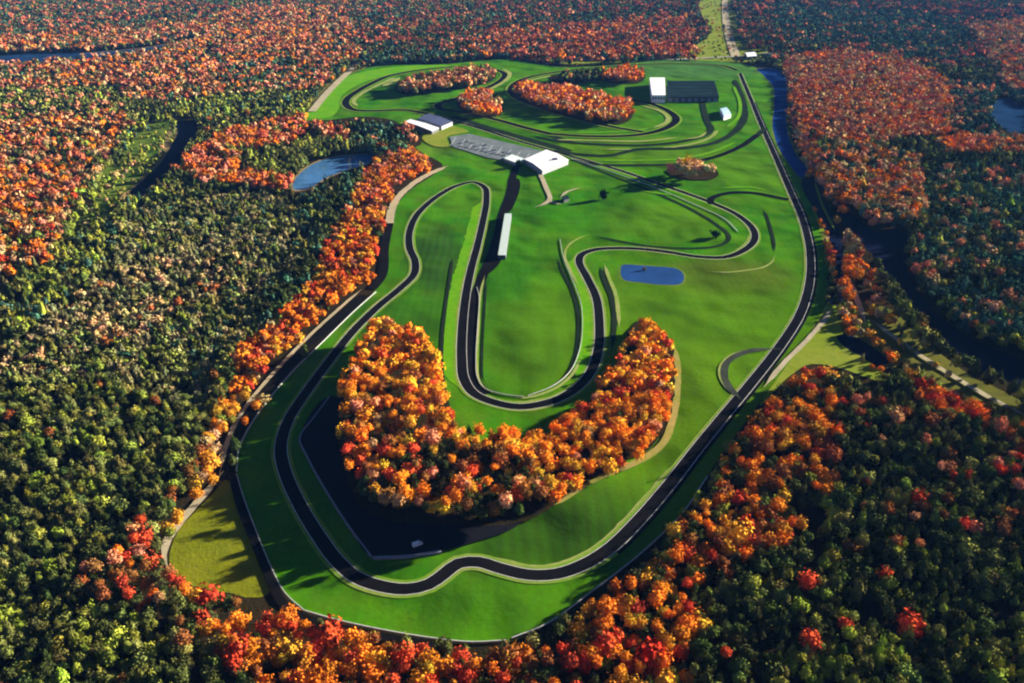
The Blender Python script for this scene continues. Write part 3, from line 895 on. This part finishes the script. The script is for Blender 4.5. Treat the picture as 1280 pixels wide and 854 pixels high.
region([(-400, 60), (130, 40), (230, 30), (300, 10), (430, 5), (450, 70), (440, 105), (380, 130), (300, 120), (200, 125), (80, 110), (-400, 130)], mixw(pink=2.4, org=1.5, red=.7, tan=1.6, dk=3.4, rust=1.3, olv=1.6, bg=.8), .85)
region(CORR, mixw(yg=2, olv=2, tan=2, dk=1, org=1), .16, .7, .45)
region([(440, 70), (520, 60), (620, 65), (620, 80), (440, 92)], mixw(dk=4, bg=4, pink=.8), .9)
region([(250, 70), (430, 60), (440, 100), (300, 115)], mixw(pink=1.5, org=1, dk=2.2, bg=1.5, olv=1.5), .9)
region([(560, 45), (700, 30), (860, 20), (870, 70), (620, 78)], mixw(pink=2, org=1.6, red=1.3, dk=3, bg=2, rust=1.5), .95)
region([(-400, 120), (150, 105), (160, 140), (60, 160), (-400, 170)], mixw(olv=3, dk=3, yg=2, pink=1.2), .95)
region([(-400, 155), (150, 140), (180, 165), (120, 235), (100, 290), (60, 345), (-400, 350)], mixw(org=1.9, pink=2.2, red=.7, rust=1.5, dk=3.2, olv=2.4, tan=1.4, yg=.8), .92)
region([(110, 230), (170, 150), (240, 120), (430, 110), (430, 150), (300, 140), (250, 150), (170, 260), (120, 330), (20, 420), (-50, 400), (60, 330)], mixw(yg=3, olv=2, dk=1.5, bg=.6), .85, .9)
region(MARSH, mixw(yg=4, olv=1.5, tan=.7), .45, .7, .4)
region([(235, 190), (300, 160), (360, 145), (420, 135), (500, 145), (505, 170), (460, 180), (390, 170), (330, 190), (390, 240), (330, 240), (230, 225)], mixw(org=2.2, pink=2, red=1.3, dk=1.0, olv=.8, yg=.7), .95)
region([(300, 190), (395, 170), (385, 205), (360, 225), (300, 215)], mixw(yg=3, dk=2, olv=2), .9)
region([(420, 148), (495, 150), (510, 190), (470, 192), (440, 190)], mixw(dk=5, bg=4, rust=.5, pink=.4), 1.0)
region([(350, 240), (450, 215), (440, 255), (410, 300), (390, 350), (340, 410), (320, 380), (400, 300), (410, 260)], mixw(dk=6, bg=2, kh=1), 1.0)
# orange belt along the lawn
region([(460, 205), (525, 180), (545, 205), (510, 228), (492, 250), (486, 290), (478, 345), (445, 378), (400, 418), (350, 462), (320, 500), (290, 455), (300, 430), (350, 405),
        (390, 350), (410, 305), (440, 255)], mixw(org=4, red=2.0, yel=1.4, pink=1.2, rust=1.0, dk=.4), 1.0, .95, .85, 'in the belt beside the lawn')
region([(350, 462), (318, 508), (280, 568), (262, 600), (212, 668), (205, 720), (185, 735), (178, 690), (215, 640), (245, 590), (262, 520), (300, 470)], mixw(yel=4, org=2, yg=2.0, tan=1, red=.3), 1.0, .95, .6, 'in the belt beside the olive meadow')
region([(90, 735), (140, 680), (175, 655), (210, 690), (225, 735), (180, 770), (130, 770)], mixw(red=2, rust=1.2, pink=1, dk=3, org=.6), .95, .9, where='in the mixed wood below the olive meadow')
region([(215, 725), (300, 742), (352, 760), (400, 786), (480, 802), (560, 814), (640, 812), (700, 792), (720, 830), (690, 1200), (400, 1200), (310, 860), (250, 800)], mixw(org=3.2, yel=1.6, red=1.6, dk=3.0, rust=1.2, pink=.4), 1.0, 1.05, .8, 'in the wood under the curved guard rail')
region([(690, 795), (750, 745), (830, 680), (890, 600), (930, 535), (968, 480), (1000, 452), (1032, 470), (1050, 560), (1050, 600), (1010, 670), (930, 700), (905, 730), (870, 800), (830, 1200), (690, 1200)],
       mixw(org=3.4, yel=2.2, red=.9, dk=3.4, rust=1.0, yg=.5), 1.0, 1.05, .82, 'in the golden wood beside the wide straight')
region([(1045, 480), (1140, 470), (1300, 540), (1700, 560), (1700, 690), (1100, 690), (1050, 610)], mixw(dk=6, olv=2.5, red=.3, rust=.7, pink=.35, yg=.5), 1.0, .95, where='in the dark wood beside the dark shade band')
region([(1050, 690), (1700, 660), (1700, 1200), (880, 1200), (900, 760)], mixw(dk=5, olv=3.5, yg=2.6, red=.06), 1.0, .92, where='in the dense green wood below the dark shade band')
region([(1140, 485), (1180, 480), (1230, 505), (1232, 525), (1190, 520), (1150, 505)], mixw(org=4, red=1, rust=1), 1.0, 1, .7)
region([(1225, 500), (1300, 500), (1400, 540), (1300, 545)], mixw(org=3, yel=2, yg=1.5), .9, 1, .6)
region([(1040, 395), (1085, 380), (1120, 390), (1160, 430), (1190, 455), (1215, 468), (1290, 505), (1290, 525), (1230, 505), (1180, 490), (1120, 455), (1075, 432)], mixw(yg=3, tan=2.4, yel=1.6, olv=1.2), .9, .72, .4)
region([(995, 222), (1020, 228), (1042, 250), (1075, 300), (1110, 360), (1130, 395), (1120, 470), (1040, 470), (1020, 430), (1045, 380), (1050, 330), (1030, 280)], mixw(yg=2.5, tan=2, org=2, yel=1.2, olv=1), .5, .8, .42)
region([(1028, 292), (1050, 296), (1072, 330), (1078, 372), (1060, 372), (1045, 340)], mixw(org=4, red=1, tan=1.2), 1.0, 1, .8)
region([(1060, 292), (1100, 290), (1108, 318), (1080, 325)], mixw(tan=4, rust=2, kh=2), .9, 1, .8)
# right hand woods
region([(975, 70), (1060, 62), (1130, 72), (1185, 100), (1188, 165), (1120, 176), (1045, 182), (1012, 158), (985, 120)], mixw(pink=3.0, org=2.2, tan=3.2, red=.4, rust=.3, bg=.6, yel=.5), 1.0, 1, .9)
region([(984, 130), (1005, 140), (1018, 175), (1030, 215), (1045, 270), (1040, 300), (1024, 262), (1008, 210), (990, 165)], mixw(org=3, pink=2, tan=2, yel=1), .9, 1, .8)
region([(1020, 188), (1080, 182), (1140, 195), (1180, 215), (1185, 260), (1120, 285), (1085, 282), (1050, 262), (1035, 235)], mixw(org=1.8, tan=2.6, pink=1.4, dk=1.2, bg=2.6, olv=1.4, yel=.6), .95)
region([(1150, 205), (1700, 180), (1700, 440), (1250, 425), (1200, 400), (1160, 365), (1135, 330), (1150, 290)], mixw(bg=6, dk=1.8, olv=1.5, yg=.7, pink=.35, tan=.4), 1.0, 1, .75)
region([(1185, 100), (1700, 100), (1700, 180), (1190, 175)], mixw(bg=6, dk=2, tan=.9, pink=.6), .95, 1, .8)
region([(1170, 172), (1300, 172), (1700, 180), (1700, 196), (1180, 194)], mixw(org=3, pink=3, tan=1.5, bg=1), 1.0)
region([(960, 0), (1210, 20), (1200, 90), (1150, 75), (1060, 55), (980, 55)], mixw(bg=6, dk=2.5, pink=.6, olv=1), 1.0, 1, .8)
region([(1210, 30), (1300, 20), (1700, 20), (1700, 110), (1260, 110)], mixw(tan=2, pink=1.6, olv=2, bg=2, org=1.1), .95)
# groves inside the circuit
HORSE = [(475, 408), (520, 420), (545, 440), (555, 480), (560, 520), (572, 545), (620, 552), (680, 538), (735, 495), (775, 445), (788, 405), (805, 392), (835, 415), (843, 450),
         (838, 510), (815, 552), (760, 582), (712, 610), (670, 640), (600, 652), (540, 648), (490, 644), (455, 630), (437, 600), (426, 540), (428, 490), (447, 440)]
HW = 'in the horseshoe grove inside the circuit'
region(HORSE, mixw(org=4.4, yel=2.4, red=.9, pink=.5, rust=.6, dk=.5), 1.0, .94, 1.25, HW)
region([(426, 480), (470, 470), (520, 520), (560, 560), (640, 575), (690, 590), (690, 640), (600, 655), (490, 648), (440, 620), (420, 540)], mixw(org=2.2, yel=.9, red=.7, pink=.5, rust=1.6, dk=3.8), 1.0, .95, 1.35, HW)
region([(640, 560), (660, 530), (735, 480), (775, 430), (790, 380), (860, 380), (870, 560), (760, 600), (690, 620)], mixw(org=4.4, yel=2.6, red=1.1, pink=.5, rust=.5, dk=.3), 1.0, .94, .62, HW)
IN = [
    ([(640, 112), (655, 105), (700, 110), (745, 118), (785, 128), (792, 140), (775, 153), (740, 150), (700, 140), (660, 128)], mixw(org=3.2, red=1.0, pink=2.0, tan=1.2, yel=.8)),
    ([(572, 122), (590, 115), (615, 117), (628, 130), (622, 143), (598, 144), (580, 138)], mixw(org=3.4, red=.5, pink=1.8, tan=1)),
    ([(495, 108), (520, 96), (560, 88), (612, 84), (620, 93), (605, 103), (560, 110), (510, 116)], mixw(pink=2, tan=1.5, olv=1.5, rust=1.6, dk=.8)),
    ([(744, 88), (790, 84), (806, 92), (795, 102), (760, 100)], mixw(org=3, pink=2, red=1)),
    ([(690, 92), (745, 88), (745, 98), (700, 102)], mixw(dk=3, olv=1, pink=.8)),
    ([(833, 212), (850, 206), (880, 204), (897, 212), (890, 222), (850, 221)], mixw(tan=3, pink=1.5, yel=1.2, rust=.6)),
    ([(505, 158), (520, 160), (524, 180), (510, 182)], mixw(pink=2, dk=2, red=1)),
]
for poly, mx in IN:
    region(poly, mx, 1.0, 1.0, 1.25, 'in the small groves by the far loops')

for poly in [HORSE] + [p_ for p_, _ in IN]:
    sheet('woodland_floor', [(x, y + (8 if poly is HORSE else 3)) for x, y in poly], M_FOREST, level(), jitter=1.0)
keep_out = [OLIVE] + list(WATERS.values())
open_px = [spl for spl in ([(455, 368), (430, 390), (390, 425), (345, 470), (308, 518), (286, 560), (278, 598), (300, 640), (337, 722), (356, 758), (395, 782), (460, 800), (540, 812)],
                           [(1034, 380), (1020, 415), (985, 460), (955, 490)], [(1062, 350), (1072, 378), (1082, 405)], [(1090, 402), (1130, 432), (1180, 465), (1240, 500), (1290, 525)],
                           [(450, 78), (430, 96), (408, 118), (390, 140)], [(208, 112), (232, 92), (258, 70), (272, 55)], [(560, 208), (530, 222), (503, 242), (490, 262), (480, 310), (472, 355)],
                           [(700, 78), (840, 75), (940, 70), (985, 62)], [(-60, 92), (40, 86), (110, 78), (190, 66), (260, 48)])]
open_w = [4.5, 6, 5, 5, 9, 8, 5, 8, 8]

def gen_points():
    xs, ys = [], []
    # spacing grows with distance, as one sees less of each crown there
    for (y0, y1, sp) in ((190, 620, 5.7), (620, 1000, 6.8), (1000, 1700, 9.0), (1700, 2600, 11.5), (2600, 4200, 15.0)):
        half = (y1 * CP + HGT * SP) / F_PX * 800 + 40
        nx, ny = int(2 * half / sp), int((y1 - y0) / (sp * .87))
        gx, gy = np.meshgrid(np.arange(nx), np.arange(ny))
        X = -half + (gx + .5 * (gy % 2)) * sp + rng.uniform(-.36, .36, gx.shape) * sp
        Y = y0 + gy * sp * .87 + rng.uniform(-.36, .36, gx.shape) * sp
        m = np.abs(X) < (Y * CP + HGT * SP) / F_PX * 800 + 40
        xs.append(X[m]); ys.append(Y[m])
    return np.concatenate(xs), np.concatenate(ys)

TX, TY = gen_points()
n0 = len(TX)
TH = rng.uniform(.8, 1.25, n0) * 14.0
CX, CYp, _ = proj(TX, TY, TH * .62)
BX, BY, _ = proj(TX, TY, 0 * TX)
ridx = np.zeros(n0, int)
wob = 5.0
WX = CX + (vnoise(TX, TY, 35, 1) - .5) * wob * 2
WY = CYp + (vnoise(TX, TY, 35, 2) - .5) * wob * 1.4
for i, r in enumerate(REG):
    ridx[pip(r[0], WX, WY)] = i
n_in = len(IN) + 3
def grown(poly, k):
    mx_, my_ = sum(p[0] for p in poly) / len(poly), sum(p[1] for p in poly) / len(poly)
    return [(mx_ + (x - mx_) * k, my_ + (y - my_) * k) for x, y in poly]
BANK = [(1030, 385), (1042, 372), (1048, 400), (1062, 432), (1085, 452), (1120, 478), (1090, 474), (1050, 460), (1015, 455), (985, 472), (950, 507)]
grove = ridx >= len(REG) - n_in
ok = np.ones(n0, bool)
inl = pip(LAWN, BX, BY)
# inside the lawn only the groves stand, by their own outline
ok &= ~(inl & ~grove)
for fr in (.45, .8, 1.0):
    qx, qy, _ = proj(TX, TY, TH * fr)
    ok &= ~((pip(LAWN, qx, qy) | pip(OLIVE, qx, qy) | pip(BANK, qx, qy)) & ~grove)
    for k in ('pond_wood', 'channel'):
        ok &= ~pip(grown(WATERS[k], 1.12), qx, qy)
exact = np.zeros(n0, bool)
for poly in [HORSE] + [p for p, _ in IN]:
    exact |= pip(poly, CX, CYp)
ok &= ~(grove & ~exact)
for poly in keep_out:
    ok &= ~pip(poly, BX, BY)
for k in ('bayou', 'pond_wood', 'channel', 'hazy_shade_patch', 'river_and_shade'):
    ok &= ~pip(WATERS[k], CX, CYp)
LOOPW = [(p.x, p.y) for p in c_loop[::3]]
ok &= ~((TY < 1700) & (dist_path(LOOPW, TX, TY) < 9.5))
for pth, ow in zip(open_px, open_w):
    ok &= dist_path([tuple(at(*p).xy) for p in pth], TX, TY) > ow
for pth, dd in (([(452, 363), (424, 387), (384, 424), (341, 469), (303, 516), (283, 558), (275, 594)], 4.5), ([(280, 590), (262, 612), (236, 642), (210, 676), (206, 696), (212, 716)], 5.5), ([(470, 366), (405, 427), (360, 472), (319, 524), (296, 585)], 3.0),
                ([(1090, 402), (1130, 432), (1180, 465), (1240, 500), (1290, 525)], 6.0), ([(1034, 372), (1030, 402), (1005, 430), (980, 455)], 5.0)):
    ok &= dist_path(pth, CX, CYp) > dd
ok &= ~pip([(470, 140), (575, 140), (600, 170), (700, 190), (700, 215), (620, 212), (545, 190), (520, 170)], BX, BY) | grove
dens = np.array([r[2] for r in REG])[ridx]
gapn = vnoise(TX, TY, 28, 5) * .6 + vnoise(TX, TY, 11, 6) * .4
ok &= rng.random(n0) < dens * np.clip(.30 + 1.5 * (gapn - .10), .30, .97)
ok &= (BX > -140) & (BX < 1420) & (BY < 940)
TX, TY, TH, ridx, CX, CYp, BX, BY = [a[ok] for a in (TX, TY, TH, ridx, CX, CYp, BX, BY)]
N = len(TX)
depth = proj(TX, TY, TH * 0)[2]

# colour: palette weights per region, coherent in patches
cw = np.array([r[1] for r in REG])[ridx]
cum = np.cumsum(cw, 1)
u = rng.random(N)
u2 = np.argsort(np.argsort(vnoise(TX, TY, 24, 9) + .5 * vnoise(TX, TY, 60, 10))) / N
# permute palette per lookup so that patches share a colour
uu = np.where(rng.random(N) < .35, u2, u)
cls = (uu[:, None] > cum).sum(1).clip(0, 10)
RS = np.array([r[3] for r in REG])[ridx]
HS = np.array([r[4] for r in REG])[ridx]
base_r = np.interp(TY, [300, 620, 1000, 1700, 2600, 4000], [3.2, 3.5, 4.2, 5.3, 6.7, 8.5])
RAD = base_r * RS * rng.uniform(.62, 1.32, N)
big = rng.random(N) < .06
RAD[big] *= 1.5
green = cls >= 6
RAD *= np.where(TY < 1000, np.where(green, .86, .84), np.where(green, 1.0, .92))
TH = TH * HS * np.where(green, .82, 1.0)
# on the sunny side of the lawn only low trees stand near its edge
sdx, sdy, tanel = -math.cos(SUN_AZ), -math.sin(SUN_AZ), math.tan(SUN_EL)
first = np.full(N, 1e9)
for d in range(90, -1, -3):
    qx, qy, _ = proj(TX + sdx * d, TY + sdy * d, 0 * TX)
    first = np.where(pip(LAWN, qx, qy), d, first)
outer = ridx < len(REG) - n_in
slack = np.where(BY > 440, 20.0, 9.0)
TH = np.where(outer, np.minimum(TH, np.maximum((first + slack) * tanel, 3.2)), TH)
RAD = np.minimum(RAD, TH * .62)
# bright scrub and low belts stay low
TINT = PAL[cls] * (np.where(green, rng.uniform(.45, 1.75, N), rng.uniform(.72, 1.38, N)))[:, None] * (1 + rng.uniform(-.16, .16, (N, 3)))

TINT[(ridx >= len(REG) - n_in) & ~green] *= 1.25
TINT[(ridx >= len(REG) - n_in) & (ridx < len(REG) - len(IN)) & ~green] *= (1.0, 1.12, 1.0)
fr_ = (TY > 900) & (cls == 2)
TINT[fr_] = TINT[fr_] * .5 + np.array((.23, .085, .045))
TINT[green] *= 1.18
# a standout red tree at the bottom of the picture
p = at(812, 838)
TX = np.append(TX, p.x); TY = np.append(TY, p.y); TH = np.append(TH, 13.0); RAD = np.append(RAD, 6.3)
cls = np.append(cls, 2); TINT = np.vstack([TINT, (0.40, 0.03, 0.012)]); ridx = np.append(ridx, 0)
CX = np.append(CX, 812); CYp = np.append(CYp, 824); BX = np.append(BX, 812); BY = np.append(BY, 838)
depth = np.append(depth, proj(p.x, p.y, 0)[2]); green = np.append(green, False)
near = np.hypot(TX - p.x, TY - p.y) < 6.5
near[-1] = False
kp = ~near
TX, TY, TH, RAD, cls, TINT, ridx, CX, CYp, BX, BY, depth, green = [a[kp] for a in (TX, TY, TH, RAD, cls, TINT, ridx, CX, CYp, BX, BY, depth, green)]
N = len(TX)
STAND = N - 1

# crown templates
def ico(sub_):
    bm = bmesh.new()
    bmesh.ops.create_icosphere(bm, subdivisions=sub_, radius=1)
    V = np.array([v.co[:] for v in bm.verts])
    Fc = np.array([[v.index for v in f.verts] for f in bm.faces])
    bm.free()
    return V, Fc

ICO = {k: ico(k) for k in (1, 2, 3)}

def lump(V, r, amp, n_l):
    d = np.ones(len(V))
    for _ in range(n_l):
        c = r.normal(size=3)
        c /= np.linalg.norm(c)
        if c[2] < -.3:
            c[2] *= -1
        dot = V @ c
        d += amp * np.clip((dot - .55) / .45, 0, 1) * r.uniform(.6, 1.2)
    return d

def crown(seed, lod, conical):
    """unit crown (radius about 1, height from 0 at the bottom to about 2): verts, tris, tint factor per vertex"""
    r = np.random.default_rng(seed)
    V, Fc = ICO[{0: 2, 1: 2, 2: 1}[lod]]
    V = V.copy()
    d = lump(V, r, .30 if lod < 2 else .22, 9 if lod < 2 else 4)
    d *= r.uniform(.86, 1.12, len(V))
    core = V * (d * (.64 if lod == 0 else .75))[:, None]
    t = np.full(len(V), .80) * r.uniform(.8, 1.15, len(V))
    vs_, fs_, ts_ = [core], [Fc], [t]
    nq = {0: 290, 1: 60, 2: 12}[lod]
    s0 = {0: .155, 1: .28, 2: .42}[lod]
    k = len(core)
    dirs = r.normal(size=(nq, 3))
    dirs[:, 2] = np.where(dirs[:, 2] < -.5, -dirs[:, 2], dirs[:, 2])
    dirs /= np.linalg.norm(dirs, axis=1)[:, None]
    # radius of the lumpy core in this direction (nearest vertex)
    nn = np.argmax(dirs @ V.T, 1)
    pos = dirs * (d[nn] * r.uniform(.66, 1.06, nq))[:, None]
    nrm = dirs + r.normal(scale=.5, size=(nq, 3))
    nrm /= np.linalg.norm(nrm, axis=1)[:, None]
    a = np.cross(nrm, r.normal(size=(nq, 3)))
    a /= np.linalg.norm(a, axis=1)[:, None]
    b = np.cross(nrm, a)
    s = (s0 * r.uniform(.6, 1.35, nq))[:, None]
    tri = np.stack([pos + a * s, pos - a * s * .55 + b * s * .9, pos - a * s * .55 - b * s * .9, pos - a * s * 1.3 + nrm * s * .35], 1)
    vs_.append(tri.reshape(-1, 3))
    f = np.arange(nq * 4).reshape(nq, 4) + k
    fs_.append(np.concatenate([f[:, [0, 1, 2]], f[:, [1, 3, 2]]]))
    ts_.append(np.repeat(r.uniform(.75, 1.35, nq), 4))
    Vv = np.concatenate(vs_)
    if conical:
        h = np.clip((Vv[:, 2] + 1) / 2, 0, 1)
        Vv[:, :2] *= (1.18 - .72 * h)[:, None]
        Vv[:, 2] *= 1.25
    Vv[:, 2] *= 1.0
    return Vv, np.concatenate(fs_), np.concatenate(ts_)

TPL = {lod: [crown(100 * lod + i, lod, i >= 12 and i % 2 == 0) for i in range(24)] for lod in (0, 1, 2)}

def np_mesh(name, V, Fa, col, mats):
    me = bpy.data.meshes.new(name)
    me.vertices.add(len(V))
    me.vertices.foreach_set('co', V.astype(np.float32).ravel())
    me.loops.add(Fa.size)
    me.loops.foreach_set('vertex_index', Fa.astype(np.int32).ravel())
    me.polygons.add(len(Fa))
    me.polygons.foreach_set('loop_start', np.arange(0, Fa.size, 3, dtype=np.int32))
    me.polygons.foreach_set('loop_total', np.full(len(Fa), 3, dtype=np.int32))
    me.update(calc_edges=True)
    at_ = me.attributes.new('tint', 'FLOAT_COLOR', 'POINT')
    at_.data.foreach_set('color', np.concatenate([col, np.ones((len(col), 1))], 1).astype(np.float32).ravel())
    for m in mats:
        me.materials.append(m)
    return me

def trunk_template():
    v, f = [], []
    for k, (z, rr) in enumerate(((0, .30), (.35, .2), (.75, .1), (1.0, .05))):
        for j in range(6):
            a = j * math.pi / 3
            v.append((rr * math.cos(a), rr * math.sin(a), z))
    for k in range(3):
        for j in range(6):
            f.append((6 * k + j, 6 * k + (j + 1) % 6, 6 * k + 6 + (j + 1) % 6, 6 * k + 6 + j))
    # three limbs
    for q in range(3):
        a = q * 2.1 + .4
        k = len(v)
        s, e = (0, 0, .45 + .1 * q), (.9 * math.cos(a), .9 * math.sin(a), .72 + .08 * q)
        for (p_, rr) in ((s, .1), (e, .03)):
            for j in range(4):
                b_ = j * math.pi / 2
                v.append((p_[0] + rr * math.cos(b_) * math.sin(a), p_[1] - rr * math.cos(b_) * math.cos(a), p_[2] + rr * .12 * math.sin(b_)))
        for j in range(4):
            f.append((k + j, k + (j + 1) % 4, k + 4 + (j + 1) % 4, k + 4 + j))
    me = bpy.data.meshes.new('trunk')
    me.from_pydata(v, [], f)
    me.materials.append(BARK)
    return me
TRUNK = trunk_template()

# the trees that show largest are things of their own
vis = (CX > 3) & (CX < 1277) & (CYp > 3) & (CYp < 851)
size = RAD / depth
single = np.zeros(N, bool)
for msk in (green, ~green):
    idx = np.where(vis & msk)[0]
    single[idx[np.argsort(-size[idx])[:300]]] = True
single[STAND] = True

ONE = []
for i in range(24):
    V, Fa, t = TPL[0][i]
    ONE.append(np_mesh('crown', V, Fa, np.repeat(t[:, None], 3, 1), [LEAF]))

CAT = {False: 'autumn tree', True: 'green tree'}
for i in np.where(single)[0]:
    g = bool(green[i])
    nm = 'green_tree' if g else 'autumn_tree'
    r, h = float(RAD[i]), float(TH[i])
    root = empty(nm, (float(TX[i]), float(TY[i]), 0.0), random.uniform(0, 6.28))
    tv = int(i) % 12 + (12 if g else 0)
    hc = min(r * random.uniform(.95, 1.25), h * .48)
    cr = bpy.data.objects.new('crown', ONE[tv])
    COL.objects.link(cr)
    cr.parent = root
    cr.location = (0, 0, h - hc)
    cr.scale = (r, r * random.uniform(.88, 1.1), hc)
    cr.color = (*[float(x) for x in TINT[i]], 1)
    tr = bpy.data.objects.new('trunk', TRUNK)
    COL.objects.link(tr)
    tr.parent = root
    tr.scale = (1.0 * r / 4, 1.0 * r / 4, h * .8)
    wh = REG[ridx[i]][5]
    sz = 'broad' if r > 4.2 else 'slender'
    cn = CNAME[cls[i]]
    if i == STAND:
        tag(root, 'broad brilliant scarlet tree, largest red crown in the wood under the lawn', 'autumn tree')
    else:
        kind = 'tree' if g else 'autumn tree'
        tag(root, f'{sz} {cn} {kind} {wh}', CAT[g], f'{sz} {cn} {kind}s {wh}')

def forest(name, mask, label, cat):
    vv, ff, cc_ = [], [], []
    off = 0
    lod = np.where(TY < 720, 0, np.where(TY < 1150, 1, 2))
    lod = np.where((lod == 0) & (depth > 560), 1, lod)
    var = rng.integers(0, 12, N) + np.where(green, 12, 0)
    for L_ in (0, 1, 2):
        for k in range(24):
            idx = np.where(mask & (lod == L_) & (var == k))[0]
            if not len(idx):
                continue
            V, Fa, t = TPL[L_][k]
            m = len(idx)
            a = rng.uniform(0, 6.28, m)
            ca, sa = np.cos(a)[:, None], np.sin(a)[:, None]
            r = RAD[idx][:, None]
            h = TH[idx][:, None]
            hc = np.minimum(r * rng.uniform(.95, 1.25, (m, 1)), h * .48)
            e = rng.uniform(.88, 1.1, (m, 1))
            x, y = V[None, :, 0] * r, V[None, :, 1] * r * e
            P = np.stack([x * ca - y * sa + TX[idx][:, None], x * sa + y * ca + TY[idx][:, None], V[None, :, 2] * hc + h - hc], 2)
            vv.append(P.reshape(-1, 3))
            ff.append((Fa[None] + (np.arange(m) * len(V))[:, None, None] + off).reshape(-1, 3))
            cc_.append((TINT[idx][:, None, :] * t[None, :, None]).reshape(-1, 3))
            off += m * len(V)
    V = np.concatenate(vv)
    me = np_mesh(name, V, np.concatenate(ff), np.concatenate(cc_), [LEAF])
    o = bpy.data.objects.new(name, me)
    COL.objects.link(o)
    tag(o, label, cat, kind='stuff')
    print(name, mask.sum(), 'trees', len(V), 'verts')

forest('autumn_woods', ~single & ~green, 'distant and crowded woods of orange, red and pink autumn trees round the circuit', 'autumn woods')
forest('green_woods', ~single & green, 'crowded dark green and olive woods spreading away on both sides of the circuit', 'green woods')

# lone trees and shrubs on the lawn
shrub_mesh = [np_mesh('shrub', V * np.array([1, 1, .8]) + np.array([0, 0, .7]), Fa, np.repeat(t[:, None], 3, 1), [LEAF]) for V, Fa, t in TPL[1][:4]]
def shrub(px, py, r, col, label, group=None, name='shrub', cat='shrub', hh=1.0):
    p_ = at(px, py)
    o = bpy.data.objects.new(name, random.choice(shrub_mesh))
    COL.objects.link(o)
    o.location = (p_.x, p_.y, .06)
    o.scale = (r, r, r * hh)
    o.rotation_euler = (0, 0, random.uniform(0, 6))
    o.color = (*col, 1)
    tag(o, label, cat, group)
shrub(754, 250, 4.2, (.012, .035, .008), 'lone dark green tree on the lawn inside the diagonal straight', name='green_tree', cat='lone tree', hh=1.7)
shrub(894, 297, 4.6, (.012, .035, .010), 'dark green bush inside the tip of the hairpin lane', cat='bush', hh=1.0)
shrub(648, 209, 4.0, (.010, .03, .012), 'dark green tree against the front of the white clubhouse', name='green_tree', cat='lone tree', hh=1.3)
shrub(806, 338, 1.6, (.10, .08, .03), 'small tan bush on the rim of the blue pond', cat='bush')
shrub(619, 560, 3.6, (.36, .17, .012), 'golden tree alone at the lower rim of the inner lawn', name='autumn_tree', cat='lone autumn tree', hh=1.9)
# ------------------------------------------------------------------ air
def haze():
    v, f = boxes([((0, 0, 155), (2 * B + 200, 2 * B + 200, 312), 0)])
    m = bpy.data.materials.new('haze_air')
    m.use_nodes = True
    n = m.node_tree
    n.nodes.remove(n.nodes['Principled BSDF'])
    pv_ = n.nodes.new('ShaderNodeVolumePrincipled')
    pv_.inputs['Color'].default_value = (0.13, 0.38, 1.0, 1)
    pv_.inputs['Density'].default_value = 0.000016
    pv_.inputs['Anisotropy'].default_value = 0.0
    n.links.new(pv_.outputs[0], n.nodes['Material Output'].inputs['Volume'])
    o = link_mesh('haze', v, f, m)
    o['kind'] = 'stuff'
haze()
